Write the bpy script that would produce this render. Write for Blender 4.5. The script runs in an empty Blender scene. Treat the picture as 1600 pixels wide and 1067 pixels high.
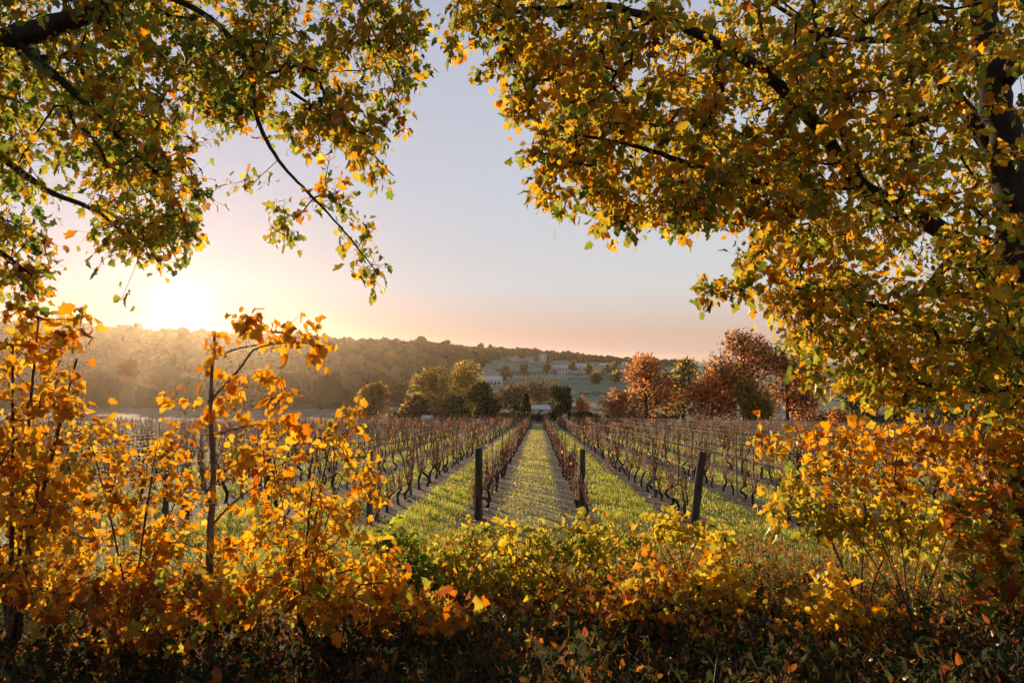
import bpy, math, random
import numpy as np
from mathutils import Vector

random.seed(7)
RNG = np.random.default_rng(11)
S = bpy.context.scene
COL = S.collection
PI = math.pi

# ------------------------------------------------------------------ camera, sky, sun, exposure
EYE = np.array([0.0, 0.0, 2.3])
YAW, PITCH = math.radians(2.2), math.radians(1.45)      # a little left of the rows, a little up
FPX = 1067.0                                             # 24 mm on a 36 mm sensor, in photo pixels
cam_d = bpy.data.cameras.new('camera')
cam_d.lens = 24.0
cam_d.sensor_width = 36.0
cam_d.clip_start = 0.05
cam_d.clip_end = 30000
cam = bpy.data.objects.new('camera', cam_d)
COL.objects.link(cam)
cam.location = EYE
cam.rotation_euler = (PI/2 + PITCH, 0, YAW)
S.camera = cam

FWD = np.array([-math.sin(YAW)*math.cos(PITCH), math.cos(YAW)*math.cos(PITCH), math.sin(PITCH)])
RIGHT = np.array([math.cos(YAW), math.sin(YAW), 0.0])
UP = np.cross(RIGHT, FWD)

def at(px, py, d):
    """photo position and distance -> point in the place"""
    return EYE + d*(FWD + RIGHT*(px-800.0)/FPX + UP*(533.5-py)/FPX)

sd = at(285, 485, 1.0) - EYE
sd /= np.linalg.norm(sd)
SUN_AZ = math.atan2(sd[0], sd[1])                        # from +Y towards +X
SUN_EL = math.radians(5.2)
SUN = np.array([math.sin(SUN_AZ)*math.cos(SUN_EL), math.cos(SUN_AZ)*math.cos(SUN_EL), math.sin(SUN_EL)])

w = bpy.data.worlds.new('World')
S.world = w
w.use_nodes = True
nt = w.node_tree
nt.nodes.clear()
N, L = nt.nodes.new, nt.links.new
out = N('ShaderNodeOutputWorld')
bg = N('ShaderNodeBackground')
sky = N('ShaderNodeTexSky')
sky.sky_type = 'NISHITA'
sky.sun_disc = False
sky.sun_elevation = SUN_EL
sky.sun_rotation = SUN_AZ
sky.air_density = 1.0
sky.dust_density = 2.0
def wmath(op, a, b=None):
    m = N('ShaderNodeMath'); m.operation = op
    for i, v in enumerate((a, b)):
        if v is None: continue
        if isinstance(v, (int, float)): m.inputs[i].default_value = v
        else: L(v, m.inputs[i])
    return m.outputs[0]
tc = N('ShaderNodeTexCoord')
sep = N('ShaderNodeSeparateXYZ'); L(tc.outputs['Generated'], sep.inputs[0])
ramp = N('ShaderNodeValToRGB'); L(sep.outputs['Z'], ramp.inputs[0])
cr = ramp.color_ramp
stops = [(0.0, (0.40, 0.285, 0.26)), (0.018, (0.43, 0.295, 0.245)), (0.037, (0.42, 0.305, 0.245)), (0.07, (0.42, 0.36, 0.325)),
         (0.103, (0.405, 0.405, 0.40)), (0.237, (0.36, 0.385, 0.42)), (0.416, (0.315, 0.335, 0.39)), (0.7, (0.15, 0.20, 0.30)), (1.0, (0.09, 0.13, 0.21))]
while len(cr.elements) < len(stops): cr.elements.new(0.5)
for e, (p, c) in zip(cr.elements, stops):
    e.position = p; e.color = (*c, 1)
dot = N('ShaderNodeVectorMath'); dot.operation = 'DOT_PRODUCT'
L(tc.outputs['Generated'], dot.inputs[0]); dot.inputs[1].default_value = sd
th = wmath('SQRT', wmath('MULTIPLY', wmath('SUBTRACT', 1.00001, dot.outputs['Value']), 2.0))   # angle from the sun
wide = wmath('POWER', 2.718, wmath('MULTIPLY', th, -3.6))
near_ = wmath('POWER', 2.718, wmath('MULTIPLY', th, -16.0))
disc = wmath('POWER', 2.718, wmath('MULTIPLY', th, -105.0))
def wscale(fac, col):
    v = N('ShaderNodeVectorMath'); v.operation = 'SCALE'
    v.inputs[0].default_value = col; L(fac, v.inputs['Scale'])
    return v.outputs[0]
def wadd(a, b):
    v = N('ShaderNodeVectorMath'); v.operation = 'ADD'
    L(a, v.inputs[0]); L(b, v.inputs[1])
    return v.outputs[0]
skys = N('ShaderNodeVectorMath'); skys.operation = 'SCALE'
L(sky.outputs[0], skys.inputs[0]); skys.inputs['Scale'].default_value = 0.6
tot = wadd(wadd(wadd(wscale(wide, (-0.09, -0.12, -0.055)), wscale(near_, (0.06, 0.0, 0.04))), wscale(disc, (11, 8.0, 5.2))), skys.outputs[0])
scl = N('ShaderNodeVectorMath'); scl.operation = 'SCALE'
L(ramp.outputs[0], scl.inputs[0]); scl.inputs['Scale'].default_value = 1.03
tot = wadd(tot, scl.outputs[0])
# everything is weighed for a background strength of 0.1
ten = N('ShaderNodeVectorMath'); ten.operation = 'SCALE'
L(tot, ten.inputs[0]); ten.inputs['Scale'].default_value = 10.0
L(ten.outputs[0], bg.inputs['Color'])
bg.inputs['Strength'].default_value = 0.1
L(bg.outputs[0], out.inputs[0])
skys.inputs['Scale'].default_value = 0.0015

sl = bpy.data.lights.new('sun', 'SUN')
sl.energy = 5.0
sl.angle = math.radians(0.6)
sl.color = (1.0, 0.73, 0.45)
sun = bpy.data.objects.new('sun', sl)
COL.objects.link(sun)
sun.rotation_euler = Vector(SUN).to_track_quat('Z', 'Y').to_euler()
sun.location = (-40, 60, 60)

S.view_settings.view_transform = 'Standard'
S.view_settings.look = 'None'
S.view_settings.exposure = 0.7
S.view_settings.gamma = 1.0
S.render.engine = 'CYCLES'
cy = S.cycles
cy.use_denoising = True
cy.max_bounces = 6
cy.diffuse_bounces = 3
cy.glossy_bounces = 1
cy.transmission_bounces = 4
cy.volume_bounces = 0
cy.transparent_max_bounces = 4
cy.caustics_reflective = False
cy.caustics_refractive = False
cy.use_adaptive_sampling = True
cy.adaptive_threshold = 0.02
cy.sample_clamp_indirect = 4.0

# ------------------------------------------------------------------ helpers: materials
def mat(name, rough=0.85):
    m = bpy.data.materials.new(name)
    m.use_nodes = True
    b = m.node_tree.nodes['Principled BSDF']
    b.inputs['Roughness'].default_value = rough
    b.inputs['Specular IOR Level'].default_value = 0.25
    return m, m.node_tree.nodes, m.node_tree.links, b

def noise_mat(name, c1, c2, scale=8.0, rough=0.9, stretch=None, bump=0.0, detail=5.0):
    m, n, l, b = mat(name, rough)
    t = n.new('ShaderNodeTexCoord'); mp = n.new('ShaderNodeMapping')
    if stretch: mp.inputs['Scale'].default_value = stretch
    l.new(t.outputs['Object'], mp.inputs[0])
    no = n.new('ShaderNodeTexNoise'); no.inputs['Scale'].default_value = scale; no.inputs['Detail'].default_value = detail
    l.new(mp.outputs[0], no.inputs['Vector'])
    r = n.new('ShaderNodeValToRGB')
    r.color_ramp.elements[0].position = 0.35; r.color_ramp.elements[0].color = (*c1, 1)
    r.color_ramp.elements[1].position = 0.68; r.color_ramp.elements[1].color = (*c2, 1)
    l.new(no.outputs[0], r.inputs[0]); l.new(r.outputs[0], b.inputs['Base Color'])
    if bump:
        bp = n.new('ShaderNodeBump'); bp.inputs['Strength'].default_value = bump
        l.new(no.outputs[0], bp.inputs['Height']); l.new(bp.outputs[0], b.inputs['Normal'])
    return m

def leaf_mat(name, trans=0.55, boost=1.0, gloss=0.0, tsat=1.0):
    """thin leaf: colour of each leaf from its attribute, light passes through"""
    m = bpy.data.materials.new(name)
    m.use_nodes = True
    n, l = m.node_tree.nodes, m.node_tree.links
    n.clear()
    o = n.new('ShaderNodeOutputMaterial')
    a = n.new('ShaderNodeAttribute'); a.attribute_name = 'leaf_colour'
    d = n.new('ShaderNodeBsdfDiffuse'); t = n.new('ShaderNodeBsdfTranslucent')
    l.new(a.outputs['Color'], d.inputs['Color'])
    h = n.new('ShaderNodeHueSaturation'); h.inputs['Saturation'].default_value = tsat; h.inputs['Value'].default_value = boost
    l.new(a.outputs['Color'], h.inputs['Color']); l.new(h.outputs[0], t.inputs['Color'])
    mx = n.new('ShaderNodeMixShader'); mx.inputs[0].default_value = trans
    l.new(d.outputs[0], mx.inputs[1]); l.new(t.outputs[0], mx.inputs[2])
    last = mx
    if gloss:
        g = n.new('ShaderNodeBsdfGlossy'); g.inputs['Roughness'].default_value = 0.45
        g.inputs['Color'].default_value = (0.9, 0.9, 0.9, 1)
        fr = n.new('ShaderNodeFresnel'); fr.inputs['IOR'].default_value = 1.35
        mm = n.new('ShaderNodeMath'); mm.operation = 'MULTIPLY'; mm.inputs[1].default_value = gloss
        l.new(fr.outputs[0], mm.inputs[0])
        m2 = n.new('ShaderNodeMixShader'); l.new(mm.outputs[0], m2.inputs[0])
        l.new(mx.outputs[0], m2.inputs[1]); l.new(g.outputs[0], m2.inputs[2])
        last = m2
    l.new(last.outputs[0], o.inputs['Surface'])
    return m

M_LEAF = leaf_mat('thin_leaf', 0.62, 1.85, 0.05, 1.05)
M_GRASS = leaf_mat('grass_blade', 0.5, 1.6)
M_FAR = leaf_mat('far_foliage', 0.65, 2.0)
M_WOOD = leaf_mat('far_wood_foliage', 0.12, 1.0)
M_BARK = noise_mat('tree_bark', (0.014, 0.011, 0.008), (0.045, 0.034, 0.025), 14, 0.95, (1, 1, .3), 0.6)
M_SAPBARK = noise_mat('sapling_bark', (0.09, 0.06, 0.045), (0.20, 0.14, 0.10), 25, 0.9, (1, 1, .3))
M_STEM = noise_mat('shrub_stem', (0.035, 0.022, 0.014), (0.10, 0.065, 0.04), 30, 0.9)
M_VINE = noise_mat('vine_bark', (0.018, 0.013, 0.010), (0.075, 0.055, 0.042), 40, 0.95, (1, 1, .4))
M_CANE = noise_mat('vine_cane', (0.11, 0.042, 0.022), (0.25, 0.11, 0.055), 20, 0.6)
M_POST = noise_mat('post_wood', (0.03, 0.023, 0.018), (0.10, 0.075, 0.055), 22, 0.95, (1, 1, .12), 0.4)
M_STAKE = noise_mat('stake_wood', (0.13, 0.10, 0.08), (0.27, 0.22, 0.18), 22, 0.85, (1, 1, .15))
M_WIRE = noise_mat('wire_steel', (0.16, 0.10, 0.075), (0.28, 0.19, 0.15), 5, 0.5)
M_WHITE = noise_mat('white_render', (0.46, 0.44, 0.42), (0.58, 0.56, 0.53), 0.6, 0.8)
M_ROOF = noise_mat('roof_tile', (0.20, 0.13, 0.10), (0.32, 0.22, 0.17), 1.5, 0.85)
M_ROOFG = noise_mat('roof_sheet', (0.40, 0.42, 0.44), (0.52, 0.54, 0.55), 1.0, 0.5)
M_GLASS = noise_mat('window_glass', (0.03, 0.035, 0.04), (0.06, 0.065, 0.07), 2, 0.15)

# ------------------------------------------------------------------ helpers: mesh gathering
class MB:
    def __init__(self):
        self.v, self.f, self.fs, self.c, self.n, self.mi = [], [], [], [], 0, []
    def add(self, verts, faces, col=None, mi=0):
        """verts (n,3); faces (k,m) array of equal size; col (n,3) or (3,)"""
        verts = np.asarray(verts, float).reshape(-1, 3); faces = np.asarray(faces, np.int64)
        self.v.append(verts); self.f.append((faces + self.n).ravel())
        self.fs.append(np.full(len(faces), faces.shape[1], np.int64))
        self.mi.append(np.full(len(faces), mi, np.int32))
        if col is not None:
            self.c.append(np.broadcast_to(np.asarray(col, float), (len(verts), 3)))
        else:
            self.c.append(np.full((len(verts), 3), 0.5))
        self.n += len(verts)
    def mesh(self, name, mats, smooth=False, colour=False):
        me = bpy.data.meshes.new(name)
        if not isinstance(mats, (list, tuple)): mats = [mats]
        for m in mats: me.materials.append(m)
        if not self.v: return me
        v = np.concatenate(self.v); f = np.concatenate(self.f); fs = np.concatenate(self.fs)
        me.vertices.add(len(v)); me.vertices.foreach_set('co', v.astype(np.float32).ravel())
        me.loops.add(len(f)); me.loops.foreach_set('vertex_index', f.astype(np.int32))
        me.polygons.add(len(fs))
        st = np.zeros(len(fs), np.int32); st[1:] = np.cumsum(fs)[:-1]
        me.polygons.foreach_set('loop_start', st)
        me.polygons.foreach_set('loop_total', fs.astype(np.int32))
        me.polygons.foreach_set('material_index', np.concatenate(self.mi))
        if smooth: me.polygons.foreach_set('use_smooth', np.ones(len(fs), bool))
        me.update(calc_edges=True)
        if colour:
            a = me.attributes.new('leaf_colour', 'FLOAT_COLOR', 'POINT')
            c = np.ones((len(v), 4), np.float32); c[:, :3] = np.concatenate(self.c)
            a.data.foreach_set('color', c.ravel())
        return me
    def build(self, name, mats, parent=None, smooth=False, colour=False):
        o = bpy.data.objects.new(name, self.mesh(name, mats, smooth, colour))
        COL.objects.link(o)
        if parent is not None: o.parent = parent
        return o

def tag(o, label=None, cat=None, group=None, kind=None):
    if label: o['label'] = label
    if cat: o['category'] = cat
    if group: o['group'] = group
    if kind: o['kind'] = kind
    return o

def empty(name, loc, label, cat, group=None, rz=0.0):
    o = bpy.data.objects.new(name, None)
    COL.objects.link(o)
    o.location = loc; o.rotation_euler = (0, 0, rz); o.empty_display_size = 0.2
    return tag(o, label, cat, group)

def tube(mb, pts, radii, sides=5, mi=0, cap=True):
    pts = np.asarray(pts, float); n = len(pts)
    radii = np.broadcast_to(np.asarray(radii, float), (n,))
    t = np.gradient(pts, axis=0); t /= np.linalg.norm(t, axis=1)[:, None] + 1e-9
    ref = np.array([0, 0, 1.0]) if abs(t[0, 2]) < 0.9 else np.array([1.0, 0, 0])
    a = np.cross(t, ref); a /= np.linalg.norm(a, axis=1)[:, None] + 1e-9
    b = np.cross(t, a)
    ang = np.arange(sides)*2*PI/sides
    ring = pts[:, None, :] + radii[:, None, None]*(np.cos(ang)[None, :, None]*a[:, None, :] + np.sin(ang)[None, :, None]*b[:, None, :])
    v = ring.reshape(-1, 3)
    i = np.arange(n-1)[:, None]*sides; k = np.arange(sides)[None, :]; k2 = (k+1) % sides
    f = np.stack([i+k, i+k2, i+sides+k2, i+sides+k], -1).reshape(-1, 4)
    mb.add(v, f, mi=mi)
    if cap and sides > 3:
        mb.add(ring[-1], [list(range(sides))], mi=mi)
        mb.add(ring[0], [list(range(sides))[::-1]], mi=mi)

def smooth_line(pts, n=6):
    """Catmull-Rom through the points"""
    p = np.asarray(pts, float)
    if len(p) < 3:
        s = np.linspace(0, 1, n+1)[:, None]
        return p[0]*(1-s) + p[-1]*s
    q = np.vstack([2*p[0]-p[1], p, 2*p[-1]-p[-2]])
    o = []
    for i in range(1, len(q)-2):
        for s in np.arange(n)/n:
            a, b, c, d = q[i-1], q[i], q[i+1], q[i+2]
            o.append(0.5*((2*b)+(c-a)*s+(2*a-5*b+4*c-d)*s*s+(-a+3*b-3*c+d)*s**3))
    o.append(p[-1])
    return np.array(o)

def box(mb, lo, hi, mi=0):
    x0, y0, z0 = lo; x1, y1, z1 = hi
    v = [(x0,y0,z0),(x1,y0,z0),(x1,y1,z0),(x0,y1,z0),(x0,y0,z1),(x1,y0,z1),(x1,y1,z1),(x0,y1,z1)]
    mb.add(v, [(3,2,1,0),(4,5,6,7),(0,1,5,4),(1,2,6,5),(2,3,7,6),(3,0,4,7)], mi=mi)

# ------------------------------------------------------------------ terrain
def sst(a, b, x):
    t = np.clip((x-a)/(b-a), 0, 1)
    return t*t*(3-2*t)
SLOPE = 0.075
RIDGE = np.array([(-1500, 520, 29), (-760, 560, 28), (-473, 610, 26), (-200, 660, 12), (-140, 800, 6.5), (-25, 940, 6), (25, 975, 1.5), (75, 1010, -4), (150, 1060, -9)], float)
def ridge(x, y):
    d = np.full(x.shape, 1e9); h = np.zeros(x.shape)
    for a, b in zip(RIDGE[:-1], RIDGE[1:]):
        ab = b[:2]-a[:2]; t = np.clip(((x-a[0])*ab[0]+(y-a[1])*ab[1])/(ab@ab), 0, 1)
        dx, dy = x-(a[0]+t*ab[0]), y-(a[1]+t*ab[1])
        dd = np.hypot(dx, dy); m = dd < d
        d = np.where(m, dd, d); h = np.where(m, a[2]+t*(b[2]-a[2]), h)
    return d, h
def ground(x, y):
    x = np.asarray(x, float); y = np.asarray(y, float)
    x, y = np.broadcast_arrays(x, y)
    plane = -SLOPE*y
    # the field eases into the valley floor
    base = np.where(y < 110, plane, -8.25 - 8.0*(1-np.exp(-(np.maximum(y, 110)-110)*SLOPE/8.0)))
    base = base + 7.0*sst(330, 850, y) - 24*sst(1300, 4000, y)
    base = base + 0.30*(1-sst(2.5, 9.0, y)) + np.where(y < 0, y*SLOPE, 0)      # the bank under the camera is level behind
    d, h = ridge(x, y)
    t_ = np.clip((d-20)/(310-175*sst(640, 880, 841+x/np.maximum(y, 1)*FPX)), 0, 1)   # a steeper foot towards the open valley
    base = base + (h - base)*(1-t_*t_*(3-2*t_))*sst(150, 420, y)
    rough = 0.03*np.sin(x*1.7+0.3*y)*np.cos(y*1.3) + 0.015*np.sin(x*5.1)*np.sin(y*4.3+1)
    return base + rough*np.clip(1-np.abs(y)/80, 0, 1)
def gz(x, y): return float(ground(np.array([x]), np.array([y]))[0])

ROW_SP = 2.17
PATH_X = -0.16                       # middle of the pale path
ROWS_X = [PATH_X + ROW_SP*(k+0.5) for k in range(-30, 30)]
def row_start(x):  return 13.6 + 0.09*max(0, x) + (0.05*abs(x) if x < 0 else 0)
def row_end(x):
    if x < -0.5: return 112 - 0.62*min(60, abs(x))
    return 112 - 0.55*min(60, abs(x))

m, n, l, b = mat('ground_earth_and_grass', 0.95)
t = n.new('ShaderNodeTexCoord'); sx = n.new('ShaderNodeSeparateXYZ'); l.new(t.outputs['Object'], sx.inputs[0])
def mth(op, a, c=None, clamp=False):
    k = n.new('ShaderNodeMath'); k.operation = op; k.use_clamp = clamp
    for i, v in enumerate((a, c)):
        if v is None: continue
        if isinstance(v, (int, float)): k.inputs[i].default_value = v
        else: l.new(v, k.inputs[i])
    return k.outputs[0]
def nz(scale, detail=6.0, vec=None, rough=0.6):
    k = n.new('ShaderNodeTexNoise'); k.inputs['Scale'].default_value = scale; k.inputs['Detail'].default_value = detail
    k.inputs['Roughness'].default_value = rough
    l.new(vec if vec else t.outputs['Object'], k.inputs['Vector']); return k.outputs[0]
def rmp(f, *st):
    k = n.new('ShaderNodeValToRGB'); l.new(f, k.inputs[0])
    while len(k.color_ramp.elements) < len(st): k.color_ramp.elements.new(0.5)
    for e, (p, c) in zip(k.color_ramp.elements, st): e.position = p; e.color = (*c, 1) if len(c) == 3 else c
    return k.outputs[0]
def mixc(f, a, c):
    k = n.new('ShaderNodeMix'); k.data_type = 'RGBA'
    l.new(f, k.inputs[0]); l.new(a, k.inputs[6]); l.new(c, k.inputs[7]); return k.outputs[2]
gx, gy = sx.outputs['X'], sx.outputs['Y']
n1 = nz(0.9); n2 = nz(6.0); n3 = nz(28.0)
soil = rmp(n3, (0.3, (0.04, 0.032, 0.025)), (0.5, (0.085, 0.068, 0.052)), (0.72, (0.16, 0.12, 0.085)))
grass = rmp(n2, (0.3, (0.085, 0.10, 0.022)), (0.5, (0.15, 0.16, 0.035)), (0.7, (0.26, 0.22, 0.07)))
straw = rmp(n2, (0.3, (0.20, 0.16, 0.07)), (0.7, (0.36, 0.28, 0.15)))
wob = mth('MULTIPLY', mth('SUBTRACT', n1, 0.5), 0.45)
xr = mth('ADD', mth('SUBTRACT', gx, PATH_X), wob)
ph = mth('ABSOLUTE', mth('SUBTRACT', mth('FRACT', mth('ADD', mth('DIVIDE', xr, ROW_SP), 0.5)), 0.5))   # 0 mid-alley, 0.5 on the row
strip = mth('MULTIPLY', mth('SUBTRACT', ph, 0.27), 9.0, True)
path_f = mth('MULTIPLY', mth('SUBTRACT', 1.0, mth('ABSOLUTE', xr)), 3.0, True)
alley = mixc(mth('MULTIPLY', path_f, 0.6), grass, straw)
vcol = mixc(strip, alley, soil)
head = mth('MULTIPLY', mth('SUBTRACT', gy, 13.2), 1.2, True)
vcol = mixc(head, grass, vcol)
vor = n.new('ShaderNodeTexVoronoi'); vor.inputs['Scale'].default_value = 0.011
mp = n.new('ShaderNodeMapping'); mp.inputs['Scale'].default_value = (1, 1.6, 1); l.new(t.outputs['Object'], mp.inputs[0]); l.new(mp.outputs[0], vor.inputs['Vector'])
sv = n.new('ShaderNodeSeparateColor'); l.new(vor.outputs['Color'], sv.inputs[0])
fields = rmp(sv.outputs[0], (0.0, (0.10, 0.12, 0.06)), (0.3, (0.19, 0.20, 0.12)), (0.5, (0.30, 0.28, 0.19)), (0.7, (0.11, 0.15, 0.07)), (1.0, (0.24, 0.20, 0.13)))
meadow = rmp(n2, (0.3, (0.085, 0.075, 0.05)), (0.7, (0.15, 0.13, 0.09)))
far = mth('MULTIPLY', mth('SUBTRACT', gy, 190), 0.02, True)
wild = mixc(far, meadow, fields)
xa = mth('ABSOLUTE', gx)
yend = mth('SUBTRACT', 113, mth('MULTIPLY', mth('MINIMUM', xa, 60), 0.6))
beyond = mth('MULTIPLY', mth('SUBTRACT', gy, yend), 0.8, True)
col = mixc(beyond, vcol, wild)
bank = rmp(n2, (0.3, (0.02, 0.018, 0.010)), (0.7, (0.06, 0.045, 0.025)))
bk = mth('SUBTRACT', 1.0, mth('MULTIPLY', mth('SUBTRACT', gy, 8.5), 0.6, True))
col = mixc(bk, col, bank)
l.new(col, b.inputs['Base Color'])
bp = n.new('ShaderNodeBump'); bp.inputs['Strength'].default_value = 0.9; bp.inputs['Distance'].default_value = 0.05
l.new(n3, bp.inputs['Height']); l.new(bp.outputs[0], b.inputs['Normal'])
M_GROUND = m
M_WOODFLOOR = noise_mat('woodland_floor', (0.05, 0.033, 0.02), (0.10, 0.065, 0.038), 0.12, 0.95)
def wood_mask(x, y):
    dd, _ = ridge(x, y); px = 841+x/np.maximum(y, 1)*FPX
    reach = np.where(px > 790, 75, np.where(px > 690, 75+(790-px)*2.6, 470)) + 18*np.sin(x*.05)+12*np.sin(y*.07+x*.02)
    return (dd < reach) & (y > np.where(px > 640, 215, 172))

def axis(lo, hi, fine, growth):
    a = [0.0]; s = fine
    while a[-1] < hi: a.append(a[-1]+s); s *= growth
    c = [0.0]; s = fine
    while c[-1] > lo: c.append(c[-1]-s); s *= growth
    return np.array(sorted(set(c + a)))
xs = axis(-6500, 6500, 0.45, 1.035)
ys = axis(-60, 9000, 0.35, 1.022)
X, Y = np.meshgrid(xs, ys)
Z = ground(X, Y)
nx, ny = len(xs), len(ys)
i = (np.arange(ny-1)[:, None]*nx + np.arange(nx-1)[None, :]).ravel()
g = MB(); g.add(np.stack([X, Y, Z], -1).reshape(-1, 3), np.stack([i, i+1, i+nx+1, i+nx], -1))
g.mi[0][:] = wood_mask(X, Y)[:-1, :-1].ravel().astype(np.int32)
tag(g.build('ground', [M_GROUND, M_WOODFLOOR], smooth=True), kind='structure')

# ------------------------------------------------------------------ leaves
def make_leaf(kind):
    """one leaf along +Y, length 1: points and triangles"""
    if kind == 'maple':
        half = [(0.12, 0.02), (0.33, 0.06), (0.27, 0.24), (0.46, 0.50), (0.28, 0.58), (0.22, 0.80)]
    elif kind == 'field':
        half = [(0.16, 0.02), (0.40, 0.16), (0.28, 0.36), (0.40, 0.66), (0.17, 0.70), (0.13, 0.86)]
    elif kind == 'chip':
        return np.array([(0, 0, 0), (.38, .5, 0), (0, 1, 0), (-.38, .45, 0)], float), np.array([(0, 1, 2), (0, 2, 3)])
    else:
        half = [(0.16, 0.10), (0.28, 0.32), (0.27, 0.55), (0.16, 0.80)]
    v = [(0, 0.35, 0), (0, 0, 0), (0, 1.0, 0)]
    k = len(half)
    for s in (1, -1): v += [(s*x, y, 0) for x, y in half]
    f = []
    for s in (0, 1):
        r = [1] + [3+s*k+j for j in range(k)] + [2]
        for a, c in zip(r[:-1], r[1:]):
            f.append((0, a, c) if s == 0 else (0, c, a))
    return np.array(v, float), np.array(f)
LEAF = {k: make_leaf(k) for k in ('maple', 'field', 'oval', 'chip')}

def unit(v): return v/(np.linalg.norm(v, axis=-1, keepdims=True)+1e-9)

def add_leaves(mb, kind, pos, axis_, size, cols, rng):
    """many leaves at once: base points, pointing directions, sizes, colours"""
    bv, bf = LEAF[kind]
    n_ = len(pos)
    if n_ == 0: return
    ax = unit(axis_)
    rnd = rng.normal(size=(n_, 3)); rnd[:, 2] = np.abs(rnd[:, 2])*0.8
    sd_ = unit(np.cross(ax, rnd)); nm = np.cross(sd_, ax)
    wid = rng.uniform(0.75, 1.1, n_)
    fold = rng.uniform(0.15, 0.65, n_); curl = rng.uniform(-0.3, 0.9, n_); tw = rng.normal(0, 0.3, n_)
    x = bv[None, :, 0]*wid[:, None]; y = np.broadcast_to(bv[None, :, 1], x.shape)
    z = np.abs(x)*fold[:, None] - curl[:, None]*y*y*0.6 + x*y*tw[:, None] + rng.normal(0, .03, x.shape)
    P = pos[:, None, :] + size[:, None, None]*(x[..., None]*sd_[:, None, :] + y[..., None]*ax[:, None, :] + z[..., None]*nm[:, None, :])
    F = (bf[None] + (np.arange(n_)*len(bv))[:, None, None]).reshape(-1, 3)
    C = np.repeat(cols[:, None, :], len(bv), axis=1)
    if len(bv) > 4:                                                   # dry brown edges, each leaf its own
        dry = 0.6*rng.uniform(0, 1, n_)**2.2
        edge = np.ones(len(bv)); edge[0] = 0; edge[1] = .2
        e_ = np.clip(edge[None]*dry[:, None]*rng.uniform(.3, 1.3, (n_, len(bv))), 0, 1)[..., None]
        C = C*(1-e_) + C*np.array([.62, .42, .5])*e_
        C[:, 1] *= 1.15
    C = C.reshape(-1, 3)
    mb.add(P.reshape(-1, 3), F, C)

PAL = {  # thin leaf base colours
    'green':  [(0.05, 0.085, 0.018), (0.08, 0.13, 0.024), (0.13, 0.18, 0.028), (0.19, 0.22, 0.032)],
    'olive':  [(0.21, 0.235, 0.03), (0.29, 0.275, 0.035), (0.37, 0.31, 0.04), (0.12, 0.155, 0.025)],
    'gold':   [(0.50, 0.29, 0.035), (0.44, 0.23, 0.028), (0.36, 0.22, 0.03), (0.55, 0.34, 0.045)],
    'orange': [(0.52, 0.23, 0.025), (0.47, 0.17, 0.02), (0.55, 0.28, 0.033), (0.38, 0.14, 0.018)],
    'rust':   [(0.24, 0.075, 0.018), (0.19, 0.06, 0.018), (0.33, 0.11, 0.022), (0.13, 0.055, 0.02)],
    'yellow': [(0.42, 0.30, 0.035), (0.34, 0.27, 0.032), (0.48, 0.33, 0.04), (0.25, 0.22, 0.03)],
}
def pick(mix, n_, rng, bias=None):
    """mix {palette: weight} -> n colours"""
    ks = list(mix); ws = np.array([mix[k] for k in ks], float); ws /= ws.sum()
    c = rng.choice(len(ks), n_, p=ws)
    o = np.empty((n_, 3))
    for j, k in enumerate(ks):
        mm = c == j
        pal = np.array(PAL[k]); o[mm] = pal[rng.integers(len(pal), size=mm.sum())]
    return o*rng.uniform(0.75, 1.25, (n_, 1))

# ------------------------------------------------------------------ plants grown towards their leaves
def ell(masses, rng, scale=1.0, clump=3):
    """leaf clusters: (px, py, rx, ry, count, near, far) in the photo's frame, spread through real depth"""
    o = []
    for cx, cy, rx, ry, cnt, d0, d1 in masses:
        k = max(1, int(cnt*scale))
        nc = max(1, k//clump)
        r = np.sqrt(rng.uniform(0, 1, nc)); a = rng.uniform(0, 2*PI, nc); d = rng.uniform(d0, d1, nc)
        cs = [at(x, y, dd) for x, y, dd in zip(cx+rx*r*np.cos(a), cy+ry*r*np.sin(a), d)]
        for j in range(k):
            for _ in range(6):
                q = cs[j % nc] + (rng.normal(0, 1, 3)*np.array([.15, .15, .12]) if j >= nc else 0)
                v = q-EYE; dd = v@FWD; x, y = 800+FPX*(v@RIGHT)/dd, 533.5-FPX*(v@UP)/dd
                if ((x-cx)/(rx+6))**2+((y-cy)/(ry+6))**2 < 1: break
            else: q = cs[j % nc] + rng.normal(0, .04, 3)
            o.append(q)
    return np.array(o)

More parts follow.
